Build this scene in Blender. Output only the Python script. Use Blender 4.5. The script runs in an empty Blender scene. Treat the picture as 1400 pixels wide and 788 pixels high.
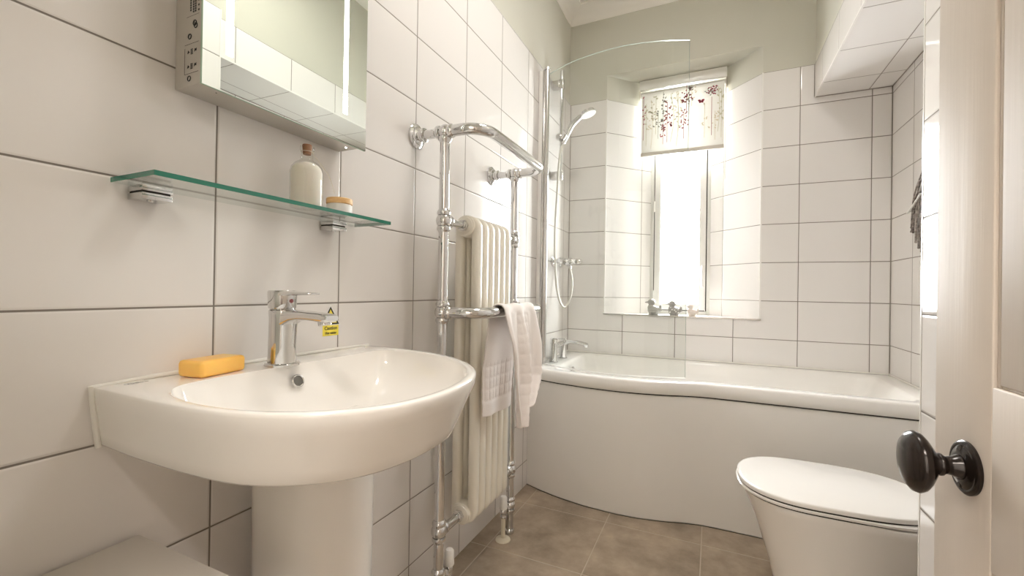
import bpy, math, random
from mathutils import Vector, Matrix
random.seed(7)
PI = math.pi
SC = bpy.context.scene
COL = SC.collection

# ------------------------------------------------------------------ camera
CAM = Vector((0.87726, -0.52288, 1.02351))
R_ = Vector((0.90804363, 0.41859344, 0.01537225))
U_ = Vector((-0.01220269, -0.01024796, 0.99987303))
F_ = Vector((-0.41869782, 0.90811591, 0.00419763))
cd = bpy.data.cameras.new('camera'); cam = bpy.data.objects.new('camera', cd); COL.objects.link(cam)
cd.sensor_width = 36.0; cd.lens = 593.858 * 36.0 / 1400.0; cd.clip_start = 0.02
M = Matrix((R_, U_, -F_)).transposed().to_4x4(); M.translation = CAM
cam.matrix_world = M
SC.camera = cam
# ------------------------------------------------------------------ light
SC.view_settings.view_transform = 'Standard'
SC.view_settings.look = 'None'
SC.view_settings.gamma = 1.0
SC.view_settings.use_curve_mapping = False
SC.view_settings.exposure = 0.32
SC.cycles.use_denoising = True
SC.cycles.max_bounces = 14; SC.cycles.diffuse_bounces = 8; SC.cycles.glossy_bounces = 8
SC.cycles.transparent_max_bounces = 24; SC.cycles.transmission_bounces = 10
SC.cycles.caustics_reflective = False; SC.cycles.caustics_refractive = False
SC.cycles.sample_clamp_indirect = 6.0

W = bpy.data.worlds.new('overcast_sky'); SC.world = W; W.use_nodes = True
W.node_tree.nodes['Background'].inputs[0].default_value = (0.985, 0.99, 1.0, 1)
W.node_tree.nodes['Background'].inputs[1].default_value = 42.0

def area(name, loc, rot, sx, sy, power, col, portal=False):
    l = bpy.data.lights.new(name, 'AREA'); l.shape = 'RECTANGLE'; l.size = sx; l.size_y = sy
    l.energy = power; l.color = col
    if portal: l.cycles.is_portal = True
    o = bpy.data.objects.new(name, l); COL.objects.link(o); o.location = loc; o.rotation_euler = rot
    return o
# daylight arriving through the window opening (faces into the room, -y)
area('window_portal', (0.675, 2.72, 1.62), (PI/2, 0, PI), 1.2, 1.9, 1.0, (1, 1, 1), portal=True)
# fill lights added: one under the bathroom ceiling, one in the unseen hall
area('bathroom_ceiling_fill', (0.80, 0.75, 2.84), (0, 0, 0), 0.34, 0.34, 11.0, (1.0, 0.96, 0.91))
area('hall_bounce_fill', (0.85, -1.35, 2.58), (math.radians(-30), 0, 0), 0.9, 0.6, 105.0, (1.0, 0.93, 0.86))

# ------------------------------------------------------------------ mesh builder
def V(*a): return Vector(a)
class MB:
    def __init__(s): s.v = []; s.f = []; s.m = []; s.sm = []
    def face(s, idx, mi=0, smooth=False): s.f.append(tuple(idx)); s.m.append(mi); s.sm.append(smooth)
    def quad(s, a, b, c, d, mi=0):
        n = len(s.v); s.v += [Vector(a), Vector(b), Vector(c), Vector(d)]; s.face((n, n+1, n+2, n+3), mi)
        return s
    def poly(s, pts, mi=0):
        n = len(s.v); s.v += [Vector(p) for p in pts]; s.face(range(n, n+len(pts)), mi); return s
    def box(s, lo, hi, mi=0, T=None, bev=0.0):
        x0, y0, z0 = lo; x1, y1, z1 = hi
        if bev > 0:
            b = min(bev, (x1-x0)/2.01, (y1-y0)/2.01, (z1-z0)/2.01)
            # rounded box: loft of rounded rectangles
            rings = []
            for (dz, ins) in ((0, b), (b*0.3, b*0.3), (b, 0)):
                rings.append((z0+dz, ins))
            for (dz, ins) in ((b, 0), (b*0.3, b*0.3), (0, b)):
                rings.append((z1-dz, ins))
            R = []
            for z, ins in rings:
                ring = []
                for (cx, cy, a0) in ((x1-b, y1-b, 0), (x0+b, y1-b, 90), (x0+b, y0+b, 180), (x1-b, y0+b, 270)):
                    rr = b-ins
                    for k in range(4):
                        a = math.radians(a0+k*30)
                        ring.append(Vector((cx+rr*math.cos(a), cy+rr*math.sin(a), z)))
                R.append(ring)
            if T: R = [[T @ p for p in r] for r in R]
            return s.loft(R, mi, cap=True)
        P = [Vector((x, y, z)) for z in (z0, z1) for y in (y0, y1) for x in (x0, x1)]
        if T: P = [T @ p for p in P]
        n = len(s.v); s.v += P
        for q in ((0, 2, 3, 1), (4, 5, 7, 6), (0, 1, 5, 4), (2, 6, 7, 3), (0, 4, 6, 2), (1, 3, 7, 5)):
            s.face([n+i for i in q], mi)
        return s
    def loft(s, rings, mi=0, cap=True, closed=True, cap0=None, cap1=None, smooth=True):
        n = len(s.v); k = len(rings[0])
        for r in rings: s.v += [Vector(p) for p in r]
        for i in range(len(rings)-1):
            for j in range(k if closed else k-1):
                a = n+i*k+j; b = n+i*k+(j+1) % k
                s.face((a, b, b+k, a+k), mi, smooth)
        c0 = cap if cap0 is None else cap0; c1 = cap if cap1 is None else cap1
        if c0: s.face([n+j for j in reversed(range(k))], mi, smooth)
        if c1: s.face([n+(len(rings)-1)*k+j for j in range(k)], mi, smooth)
        return s
    def lathe(s, o, axis, prof, seg=28, mi=0, cap=True):
        o = Vector(o); ax = Vector(axis).normalized()
        t = Vector((0, 0, 1)) if abs(ax.z) < 0.9 else Vector((1, 0, 0))
        a = ax.cross(t).normalized(); b = ax.cross(a).normalized()
        rings = []
        for (d, r) in prof:
            rings.append([o+ax*d+(a*math.cos(2*PI*k/seg)-b*math.sin(2*PI*k/seg))*max(r, 1e-5) for k in range(seg)])
        return s.loft(rings, mi, cap)
    def cyl(s, p0, p1, r, seg=20, mi=0, r1=None):
        p0 = Vector(p0); p1 = Vector(p1); L = (p1-p0).length
        return s.lathe(p0, p1-p0, [(0, r), (L, r if r1 is None else r1)], seg, mi)
    def rod(s, p0, p1, r, seg=16, mi=0, e=None):
        p0 = Vector(p0); p1 = Vector(p1); L = (p1-p0).length; e = r*0.35 if e is None else e
        return s.lathe(p0, p1-p0, [(0, r-e), (e, r), (L-e, r), (L, r-e)], seg, mi)
    def tube(s, pts, r, seg=14, mi=0, closed=False, ry=None, cap=True):
        pts = [Vector(p) for p in pts]; n = len(pts); rings = []
        prev = None
        for i, p in enumerate(pts):
            if closed: t = pts[(i+1) % n]-pts[i-1]
            elif i == 0: t = pts[1]-pts[0]
            elif i == n-1: t = pts[-1]-pts[-2]
            else: t = pts[i+1]-pts[i-1]
            t.normalize()
            if prev is None:
                h = Vector((0, 0, 1)) if abs(t.z) < 0.9 else Vector((0, 1, 0))
                a = t.cross(h).normalized()
            else: a = (prev-t*prev.dot(t)).normalized()
            prev = a; b = t.cross(a)
            rr = r[i] if isinstance(r, (list, tuple)) else r
            r2 = rr if ry is None else ry
            rings.append([p+a*math.cos(2*PI*k/seg)*rr+b*math.sin(2*PI*k/seg)*r2 for k in range(seg)])
        if closed: rings.append(rings[0]); cap = False
        return s.loft(rings, mi, cap)
    def ball(s, c, r, sx=1, sy=1, sz=1, seg=20, rg=12, mi=0):
        c = Vector(c); rings = []
        for i in range(1, rg):
            a = PI*i/rg
            rings.append([c+Vector((r*sx*math.sin(a)*math.cos(2*PI*k/seg), r*sy*math.sin(a)*math.sin(2*PI*k/seg), -r*sz*math.cos(a))) for k in range(seg)])
        return s.loft(rings, mi, True)
def arc(c, a, b, r, a0, a1, n=8):
    c = Vector(c); a = Vector(a); b = Vector(b)
    return [c+a*math.cos(a0+(a1-a0)*i/n)*r+b*math.sin(a0+(a1-a0)*i/n)*r for i in range(n+1)]
def spline(pts, n=8):
    P = [Vector(p) for p in pts]; out = []
    for i in range(len(P)-1):
        p0 = P[max(i-1, 0)]; p1 = P[i]; p2 = P[i+1]; p3 = P[min(i+2, len(P)-1)]
        for k in range(n):
            t = k/n
            out.append(0.5*((2*p1)+(p2-p0)*t+(2*p0-5*p1+4*p2-p3)*t*t+(3*p1-p0-3*p2+p3)*t**3))
    out.append(P[-1]); return out
def resample(pts, n):
    d = [0]
    for i in range(1, len(pts)): d.append(d[-1]+(pts[i]-pts[i-1]).length)
    out = []; j = 0
    for k in range(n):
        t = d[-1]*k/(n-1)
        while j < len(pts)-2 and d[j+1] < t: j += 1
        w = (t-d[j])/max(d[j+1]-d[j], 1e-9); out.append(pts[j].lerp(pts[j+1], min(max(w, 0), 1)))
    return out

def wloc(o):
    l = Vector((0, 0, 0))
    while o: l += o.location; o = o.parent
    return l
def obj(name, mb, mats, parent=None, loc=None, ang=38, sharp=True):
    me = bpy.data.meshes.new(name); off = Vector(loc) if loc is not None else Vector((0, 0, 0))
    base = wloc(parent) if parent else Vector((0, 0, 0))
    tot = base+(off if not parent else Vector((0, 0, 0)))
    me.from_pydata([tuple(p-tot) for p in mb.v], [], mb.f); me.update()
    for p, mi, sm in zip(me.polygons, mb.m, mb.sm): p.material_index = mi; p.use_smooth = sm
    if not isinstance(mats, (list, tuple)): mats = [mats]
    for m in mats: me.materials.append(m)
    if sharp: me.set_sharp_from_angle(angle=math.radians(ang))
    o = bpy.data.objects.new(name, me); COL.objects.link(o)
    if parent: o.parent = parent
    elif loc is not None: o.location = off
    return o
def thing(name, label, cat, loc=(0, 0, 0), group=None, kind=None):
    o = bpy.data.objects.new(name, None); COL.objects.link(o); o.location = loc; o.empty_display_size = 0.05
    return tag(o, label, cat, group, kind)
def tag(o, label=None, cat=None, group=None, kind=None):
    if label: o['label'] = label
    if cat: o['category'] = cat
    if group: o['group'] = group
    if kind: o['kind'] = kind
    return o
def struct(name, mb, mats, label=None, **k):
    o = obj(name, mb, mats, **k); o['kind'] = 'structure'
    if label: o['label'] = label
    return o
def text_mb(mb, body, size, T, mi=0, ext=0.0002, bold=0.0):
    c = bpy.data.curves.new('t', 'FONT'); c.body = body; c.size = size; c.extrude = ext; c.align_x = 'CENTER'; c.resolution_u = 2
    c.offset = bold
    o = bpy.data.objects.new('t', c); COL.objects.link(o)
    dg = bpy.context.evaluated_depsgraph_get(); me = bpy.data.meshes.new_from_object(o.evaluated_get(dg))
    n = len(mb.v); mb.v += [T @ v.co for v in me.vertices]
    for p in me.polygons: mb.face([n+i for i in p.vertices], mi)
    bpy.data.objects.remove(o); bpy.data.curves.remove(c); bpy.data.meshes.remove(me)

# ------------------------------------------------------------------ materials
def mat(name, col=(0.8, 0.8, 0.8), rough=0.5, metal=0.0, spec=0.5, coat=0.0, trans=0.0, emit=None, es=0.0, sss=0.0):
    m = bpy.data.materials.new(name); m.use_nodes = True; b = m.node_tree.nodes['Principled BSDF']
    b.inputs['Base Color'].default_value = (*col, 1); b.inputs['Roughness'].default_value = rough
    b.inputs['Metallic'].default_value = metal; b.inputs['Specular IOR Level'].default_value = spec
    b.inputs['Coat Weight'].default_value = coat; b.inputs['Coat Roughness'].default_value = 0.03
    b.inputs['Transmission Weight'].default_value = trans
    if emit: b.inputs['Emission Color'].default_value = (*emit, 1); b.inputs['Emission Strength'].default_value = es
    if sss: b.inputs['Subsurface Weight'].default_value = sss; b.inputs['Subsurface Radius'].default_value = (0.02, 0.012, 0.006)
    return m
def NT(m): return m.node_tree.nodes, m.node_tree.links, m.node_tree.nodes['Principled BSDF']
def noise_bump(m, scale, strength, dist=0.002, stretch=None, detail=3, rough_var=0.0):
    N, L, b = NT(m); g = N.new('ShaderNodeNewGeometry'); n = N.new('ShaderNodeTexNoise'); n.inputs['Scale'].default_value = scale
    n.inputs['Detail'].default_value = detail
    src = g.outputs['Position']
    if stretch:
        mp = N.new('ShaderNodeMapping'); mp.inputs['Scale'].default_value = stretch; L.new(src, mp.inputs['Vector']); src = mp.outputs[0]
    L.new(src, n.inputs['Vector'])
    bp = N.new('ShaderNodeBump'); bp.inputs['Strength'].default_value = strength; bp.inputs['Distance'].default_value = dist
    L.new(n.outputs[0], bp.inputs['Height']); L.new(bp.outputs[0], b.inputs['Normal'])
    return m
def colour_noise(m, c0, c1, scale, detail=6, stretch=None):
    N, L, b = NT(m); g = N.new('ShaderNodeNewGeometry'); n = N.new('ShaderNodeTexNoise'); n.inputs['Scale'].default_value = scale
    n.inputs['Detail'].default_value = detail; n.inputs['Roughness'].default_value = 0.62
    src = g.outputs['Position']
    if stretch:
        mp = N.new('ShaderNodeMapping'); mp.inputs['Scale'].default_value = stretch; L.new(src, mp.inputs['Vector']); src = mp.outputs[0]
    L.new(src, n.inputs['Vector'])
    r = N.new('ShaderNodeValToRGB'); r.color_ramp.elements[0].position = 0.3; r.color_ramp.elements[1].position = 0.7
    r.color_ramp.elements[0].color = (*c0, 1); r.color_ramp.elements[1].color = (*c1, 1)
    L.new(n.outputs[0], r.inputs[0]); L.new(r.outputs[0], b.inputs['Base Color']); return m, n
def grid_tile(name, tile, grout, U, u0, w, Vv, v0, h, g=0.003, rough=0.07, wav=0.13, mottled=None):
    """tiles laid on a grid; U and Vv are the world directions the joints are counted along"""
    m = mat(name, tile, rough, spec=0.55); N, L, b = NT(m)
    geo = N.new('ShaderNodeNewGeometry')
    def axis(D, o, s):
        d = N.new('ShaderNodeVectorMath'); d.operation = 'DOT_PRODUCT'; d.inputs[1].default_value = D
        L.new(geo.outputs['Position'], d.inputs[0])
        a = N.new('ShaderNodeMath'); a.operation = 'SUBTRACT'; L.new(d.outputs['Value'], a.inputs[0]); a.inputs[1].default_value = o
        q = N.new('ShaderNodeMath'); q.operation = 'DIVIDE'; L.new(a.outputs[0], q.inputs[0]); q.inputs[1].default_value = s
        fl = N.new('ShaderNodeMath'); fl.operation = 'FLOOR'; L.new(q.outputs[0], fl.inputs[0])
        fr = N.new('ShaderNodeMath'); fr.operation = 'FRACT'; L.new(q.outputs[0], fr.inputs[0])
        p = N.new('ShaderNodeMath'); p.operation = 'PINGPONG'; L.new(fr.outputs[0], p.inputs[0]); p.inputs[1].default_value = 0.5
        k = N.new('ShaderNodeMath'); k.operation = 'MULTIPLY'; L.new(p.outputs[0], k.inputs[0]); k.inputs[1].default_value = s
        return k.outputs[0], fl.outputs[0]
    du, fu = axis(U, u0, w); dv, fv = axis(Vv, v0, h)
    mn = N.new('ShaderNodeMath'); mn.operation = 'MINIMUM'; L.new(du, mn.inputs[0]); L.new(dv, mn.inputs[1])
    mr = N.new('ShaderNodeMapRange'); mr.inputs['From Min'].default_value = g*0.42; mr.inputs['From Max'].default_value = g*0.62
    L.new(mn.outputs[0], mr.inputs['Value'])
    mx = N.new('ShaderNodeMix'); mx.data_type = 'RGBA'; L.new(mr.outputs[0], mx.inputs[0])
    mx.inputs[6].default_value = (*grout, 1); mx.inputs[7].default_value = (*tile, 1)
    L.new(mx.outputs[2], b.inputs['Base Color'])
    if mottled:
        nz = N.new('ShaderNodeTexNoise'); nz.inputs['Scale'].default_value = mottled[2]; nz.inputs['Detail'].default_value = 8
        nz.inputs['Roughness'].default_value = 0.65; L.new(geo.outputs['Position'], nz.inputs['Vector'])
        rp = N.new('ShaderNodeValToRGB'); rp.color_ramp.elements[0].position = 0.32; rp.color_ramp.elements[1].position = 0.68
        rp.color_ramp.elements[0].color = (*mottled[0], 1); rp.color_ramp.elements[1].color = (*mottled[1], 1)
        L.new(nz.outputs[0], rp.inputs[0]); L.new(rp.outputs[0], mx.inputs[7])
    rr = N.new('ShaderNodeMapRange'); rr.inputs['To Min'].default_value = 0.75; rr.inputs['To Max'].default_value = rough
    L.new(mr.outputs[0], rr.inputs['Value']); L.new(rr.outputs[0], b.inputs['Roughness'])
    # slight pillow at each tile edge, slow waves in the glaze, a faint tilt per tile
    e = N.new('ShaderNodeMapRange'); e.inputs['From Min'].default_value = g*0.4; e.inputs['From Max'].default_value = g*1.6
    e.interpolation_type = 'SMOOTHSTEP'; L.new(mn.outputs[0], e.inputs['Value'])
    nw = N.new('ShaderNodeTexNoise'); nw.inputs['Scale'].default_value = 9.0; nw.inputs['Detail'].default_value = 1.0
    L.new(geo.outputs['Position'], nw.inputs['Vector'])
    b1 = N.new('ShaderNodeBump'); b1.inputs['Strength'].default_value = wav; b1.inputs['Distance'].default_value = 0.004
    L.new(nw.outputs[0], b1.inputs['Height'])
    b2 = N.new('ShaderNodeBump'); b2.inputs['Strength'].default_value = 0.6; b2.inputs['Distance'].default_value = 0.0015
    L.new(e.outputs[0], b2.inputs['Height']); L.new(b1.outputs[0], b2.inputs['Normal'])
    L.new(b2.outputs[0], b.inputs['Normal'])
    return m

Z0 = 0.9832; RH = 0.214; TW = 0.3137; D = 2.2785; XR = 1.698; TOP = Z0+6*RH
TILE = (0.775, 0.748, 0.728); GROUT = (0.20, 0.175, 0.15)
YD, XD, ZD = (0, 1, 0), (1, 0, 0), (0, 0, 1)
m_tl = grid_tile('tile_left_wall', TILE, GROUT, YD, 0.0, 0.3091, ZD, Z0, RH, 0.0032)
m_tb = grid_tile('tile_back_wall', TILE, GROUT, XD, 1.3014, TW, ZD, Z0, RH, 0.0036)
m_tbl = grid_tile('tile_back_wall_below_window', TILE, GROUT, XD, 1.3014-TW, 0.3137, ZD, Z0, RH, 0.0036)
m_tbs = grid_tile('tile_back_wall_beside_window', TILE, GROUT, XD, -5.0, 20.0, ZD, Z0, RH, 0.0036)
m_tr = grid_tile('tile_right_wall', TILE, GROUT, YD, 2.02, TW, ZD, Z0, RH, 0.0034)
m_tj = grid_tile('tile_jutting_wall', TILE, GROUT, YD, 0.735, TW, ZD, Z0, RH, 0.0034)
m_ts = grid_tile('tile_boxing_underside', TILE, GROUT, XD, 1.602, 0.9, YD, 1.79, TW, 0.0034)
m_tf = grid_tile('tile_boxing_face', TILE, GROUT, YD, 1.79, TW, ZD, 2.09, 0.177, 0.003)
s2 = math.sqrt(0.5)
m_spl = grid_tile('tile_window_reveal_left', TILE, GROUT, (s2, s2, 0), (0.442+2.485)*s2, 0.9, ZD, Z0, RH, 0.0034)
m_spr = grid_tile('tile_window_reveal_right', TILE, GROUT, (-s2, s2, 0), (-0.935+2.475)*s2, 0.9, ZD, Z0, RH, 0.0034)
m_floor = grid_tile('stone_effect_floor_tile', (0.3, 0.24, 0.18), (0.47, 0.40, 0.32), XD, 0.073, 0.388, YD, 1.410, 0.393, 0.0035, rough=0.42, wav=0.1,
                    mottled=((0.20, 0.155, 0.112), (0.42, 0.335, 0.25), 5.5))
m_sage = noise_bump(mat('sage_wall_paint', (0.56, 0.545, 0.475), 0.75, spec=0.2), 60, 0.12, 0.001)
m_ceil = noise_bump(mat('ceiling_paint', (0.80, 0.77, 0.72), 0.8, spec=0.2), 50, 0.1, 0.001)
m_gloss = mat('white_gloss_trim', (0.82, 0.80, 0.77), 0.2)
m_cer = mat('white_ceramic', (0.85, 0.825, 0.79), 0.05, spec=0.6, coat=0.5)
m_acr = mat('white_acrylic', (0.84, 0.82, 0.79), 0.12, spec=0.5)
m_panel = mat('bath_panel_acrylic', (0.80, 0.775, 0.74), 0.16, spec=0.5)
m_chrome = mat('chrome', (0.68, 0.675, 0.67), 0.05, metal=1.0)
m_satin = mat('satin_aluminium', (0.62, 0.60, 0.58), 0.22, metal=1.0)
m_dark = mat('dark_seal_and_gap_shade', (0.03, 0.025, 0.02), 0.8)  # dark seals, and shade painted into narrow gaps
m_rad = mat('radiator_enamel', (0.80, 0.765, 0.68), 0.28, coat=0.3)
m_wplas = mat('white_plastic', (0.84, 0.83, 0.80), 0.35)
m_sil = mat('silicone_sealant', (0.80, 0.78, 0.73), 0.4)
m_led = mat('lit_led_strip', (1, 1, 1), 0.5, emit=(1.0, 0.97, 0.93), es=9.0)
m_mirror = mat('mirror_silver', (0.86, 0.91, 0.86), 0.0, metal=1.0)
m_cab = noise_bump(mat('cabinet_aluminium', (0.55, 0.52, 0.48), 0.45, metal=0.35), 200, 0.1, 0.0005)
m_soap = mat('orange_soap', (0.97, 0.56, 0.13), 0.3, sss=0.6); 
m_yel = mat('yellow_sticker', (0.85, 0.72, 0.08), 0.4)
m_blk = mat('black_print', (0.02, 0.02, 0.02), 0.5)
m_wht = mat('white_print', (0.8, 0.8, 0.78), 0.4)
m_cork = noise_bump(mat('cork', (0.30, 0.15, 0.08), 0.8), 400, 0.6, 0.001)
m_salt = noise_bump(mat('bath_salt', (0.80, 0.765, 0.70), 0.6, sss=0.1), 500, 0.3, 0.001)
m_cream = mat('cream_in_jar', (0.78, 0.75, 0.70), 0.4)
m_bamboo, _ = colour_noise(mat('bamboo_lid', (0.7, 0.42, 0.18), 0.45), (0.82, 0.56, 0.27), (0.66, 0.38, 0.15), 25, 3, (0.3, 4, 6))
m_grey1 = mat('grey_glaze', (0.38, 0.37, 0.34), 0.25)
m_grey2 = mat('grey_glaze_with_white_dots', (0.36, 0.34, 0.33), 0.25)
m_dots = mat('white_dots', (0.85, 0.83, 0.8), 0.3)
m_pale = mat('pale_pink_glaze', (0.72, 0.64, 0.58), 0.3)
m_door = noise_bump(mat('taupe_door_paint', (0.64, 0.575, 0.51), 0.52, spec=0.25), 60, 0.35, 0.0006, stretch=(3.0, 3.0, 0.12), detail=4)
m_knob = noise_bump(mat('dark_bronze', (0.016, 0.0105, 0.008), 0.2, metal=0.35, spec=0.5), 30, 0.1, 0.001)
m_box = noise_bump(mat('painted_box', (0.62, 0.58, 0.53), 0.5, spec=0.3), 300, 0.2, 0.0006)
m_wood, _ = colour_noise(mat('driftwood_rods', (0.2, 0.15, 0.13), 0.6), (0.05, 0.035, 0.03), (0.40, 0.35, 0.32), 60, 3)
m_hose = mat('shower_hose', (0.55, 0.53, 0.48), 0.3, metal=0.6)
m_pipe = mat('cream_plastic_pipe', (0.66, 0.60, 0.48), 0.4)
m_bar = mat('blind_bar', (0.60, 0.55, 0.49), 0.5)
m_ill = mat('hall_paint', (0.22, 0.19, 0.165), 0.8)
m_far = mat('hall_end_bounce_paint', (0.80, 0.77, 0.72), 0.8)  # unseen end wall kept bright to bounce the hall fill

def thin_glass(name, tint=(1, 1, 1), refl=0.06, edge=None):
    m = bpy.data.materials.new(name); m.use_nodes = True; N = m.node_tree.nodes; L = m.node_tree.links; N.clear()
    o = N.new('ShaderNodeOutputMaterial'); t = N.new('ShaderNodeBsdfTransparent'); t.inputs[0].default_value = (*tint, 1)
    g = N.new('ShaderNodeBsdfGlossy'); g.inputs['Roughness'].default_value = 0.01
    lw = N.new('ShaderNodeLayerWeight'); lw.inputs[0].default_value = 0.5     # 'Facing' is the same from both sides of the sheet
    pw = N.new('ShaderNodeMath'); pw.operation = 'POWER'; pw.inputs[1].default_value = 5.0; L.new(lw.outputs['Facing'], pw.inputs[0])
    fr = N.new('ShaderNodeMath'); fr.operation = 'MULTIPLY_ADD'; fr.inputs[1].default_value = 0.70; fr.inputs[2].default_value = 0.04; L.new(pw.outputs[0], fr.inputs[0])
    mx = N.new('ShaderNodeMixShader'); L.new(fr.outputs[0], mx.inputs[0]); L.new(t.outputs[0], mx.inputs[1]); L.new(g.outputs[0], mx.inputs[2])
    L.new(mx.outputs[0], o.inputs[0]); return m
m_glass = thin_glass('clear_glass', (0.975, 0.985, 0.975))
m_pane = thin_glass('window_glass', (0.97, 0.98, 0.98))
m_bglass = thin_glass('bottle_glass', (0.97, 0.975, 0.96))
m_sglass = thin_glass('shelf_glass', (0.965, 0.985, 0.975))
m_gedge = mat('green_glass_edge', (0.015, 0.16, 0.105), 0.12, spec=0.6)
m_cedge = mat('pale_glass_edge', (0.45, 0.52, 0.48), 0.15, spec=0.6)
m_frost = mat('frosted_glass', (0.78, 0.78, 0.76), 0.45)

def fabric(name, col, tr=0.5):
    m = bpy.data.materials.new(name); m.use_nodes = True; N = m.node_tree.nodes; L = m.node_tree.links; N.clear()
    o = N.new('ShaderNodeOutputMaterial'); d = N.new('ShaderNodeBsdfDiffuse'); t = N.new('ShaderNodeBsdfTranslucent')
    d.inputs[0].default_value = (*col, 1); t.inputs[0].default_value = (*col, 1)
    mx = N.new('ShaderNodeMixShader'); mx.inputs[0].default_value = tr
    L.new(d.outputs[0], mx.inputs[1]); L.new(t.outputs[0], mx.inputs[2]); L.new(mx.outputs[0], o.inputs[0]); return m
TR = 0.17
m_blind = fabric('blind_fabric', (0.86, 0.85, 0.82), TR)
m_fred = fabric('blind_print_red', (0.36, 0.08, 0.11), TR)
m_fgrey = fabric('blind_print_grey', (0.34, 0.34, 0.31), TR)
m_folive = fabric('blind_print_olive', (0.60, 0.57, 0.43), TR)
m_fsand = fabric('blind_print_sand', (0.72, 0.64, 0.50), TR)
def towelling():
    m = mat('towelling', (0.87, 0.82, 0.795), 0.9, spec=0.1); N, L, b = NT(m)
    b.inputs['Sheen Weight'].default_value = 0.3
    g = N.new('ShaderNodeNewGeometry'); n = N.new('ShaderNodeTexNoise'); n.inputs['Scale'].default_value = 450
    L.new(g.outputs['Position'], n.inputs['Vector'])
    bp = N.new('ShaderNodeBump'); bp.inputs['Strength'].default_value = 0.5; bp.inputs['Distance'].default_value = 0.0015
    L.new(n.outputs[0], bp.inputs['Height']); L.new(bp.outputs[0], b.inputs['Normal']); return m
m_towel = towelling()

# ------------------------------------------------------------------ the room
CZ = 2.80; YF = -0.62; XJ = 1.30; YJ = 0.735; XS = 1.366
f = MB(); f.box((0, YF, -0.05), (XR+0.01, D+0.02, 0.0)); struct('floor', f, m_floor)
f = MB(); f.box((-0.3, -2.2, -0.05), (1.9, YF-0.0001, -0.002)); struct('floor_hall', f, m_ill)
# left wall: tiled to TOP, painted above
w = MB(); w.box((-0.12, YF, 0), (0, D+0.6, TOP)); w.box((-0.12, YF, TOP), (-0.008, D+0.6, 3.0), 1); w.box((-0.008, YF, TOP-0.001), (0.0, D, TOP+0.0015), 2)
struct('wall_left', w, [m_tl, m_sage, m_gloss])
# back wall with a deep splayed window opening
X0, X1, ZS, ZH = 0.242, 1.122, 0.880, 2.420     # opening at the wall face
A0, A1, YW = 0.492, 0.862, 2.545                # opening at the frame
w = MB()
def bq(x0, x1, z0, z1, mi): w.quad((x0, D, z0), (x1, D, z0), (x1, D, z1), (x0, D, z1), mi)
bq(0, X0, 0, ZS, 2); bq(X0, X1, 0, ZS, 1); bq(X1, XR, 0, ZS, 0)
bq(0, X0, ZS, TOP, 2); bq(X1, XR, ZS, TOP, 0)
bq(-0.01, X0, TOP, ZH, 3); bq(X1, XR, TOP, ZH, 3); bq(-0.01, XR, ZH, 3.0, 3)
w.quad((X0, D, ZS), (A0, YW, ZS), (A0, YW, TOP), (X0, D, TOP), 4); w.quad((X0, D, TOP), (A0, YW, TOP), (A0, YW, ZH), (X0, D, ZH), 3)
w.quad((A1, YW, ZS), (X1, D, ZS), (X1, D, TOP), (A1, YW, TOP), 5); w.quad((A1, YW, TOP), (X1, D, TOP), (X1, D, ZH), (A1, YW, ZH), 3)
w.quad((X0, D, ZH), (A0, YW, ZH), (A1, YW, ZH), (X1, D, ZH), 3)
w.quad((X0, D, ZS), (X1, D, ZS), (A1, YW, ZS), (A0, YW, ZS), 6)
# outer leaf of the wall
OY = 2.70
w.quad((-0.3, OY, 0), (1.9, OY, 0), (1.9, OY, ZS), (-0.3, OY, ZS), 3); w.quad((-0.3, OY, ZH), (1.9, OY, ZH), (1.9, OY, 3), (-0.3, OY, 3), 3)
w.quad((-0.3, OY, ZS), (A0, OY, ZS), (A0, OY, ZH), (-0.3, OY, ZH), 3); w.quad((A1, OY, ZS), (1.9, OY, ZS), (1.9, OY, ZH), (A1, OY, ZH), 3)
w.quad((A0, YW, ZS), (A0, OY, ZS), (A0, OY, ZH), (A0, YW, ZH), 3); w.quad((A1, YW, ZS), (A1, OY, ZS), (A1, OY, ZH), (A1, YW, ZH), 3)
w.quad((A0, YW, ZH), (A0, OY, ZH), (A1, OY, ZH), (A1, YW, ZH), 3); w.quad((A0, YW, ZS), (A0, OY, ZS), (A1, OY, ZS), (A1, YW, ZS), 6)
struct('wall_back', w, [m_tb, m_tbl, m_tbs, m_sage, m_spl, m_spr, m_gloss])
# edge trims around the opening (white plastic strips, dark strip on the sill edge)
t = MB()
for x in (X0, X1): t.box((x-0.004, D-0.003, ZS), (x+0.004, D+0.004, TOP))
struct('trim_1', t, m_gloss, 'white plastic corner strips down the sides of the window opening')
t = MB(); t.box((X0-0.004, D-0.005, ZS-0.006), (X1+0.004, D+0.004, ZS+0.0015)); struct('trim_2', t, m_satin, 'metal edge strip along the front of the tiled windowsill')
# right wall behind the toilet and bath
w = MB(); w.box((XR, YJ-0.01, 0), (XR+0.12, D+0.6, 2.10)); struct('wall_right', w, m_tr)
# wall that stands forward on the right, beside the door
w = MB(); w.box((XJ, YF, 0), (XR+0.12, YJ, TOP)); w.box((XJ+0.004, YF, TOP), (XR+0.12, YJ, 3.0), 1)
struct('wall_right_front', w, [m_tj, m_sage])
t = MB(); t.box((XJ-0.001, YJ-0.003, 0), (XJ+0.0035, YJ+0.002, TOP)); struct('trim_3', t, m_gloss, 'white corner strip on the tiled corner beside the door')
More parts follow.
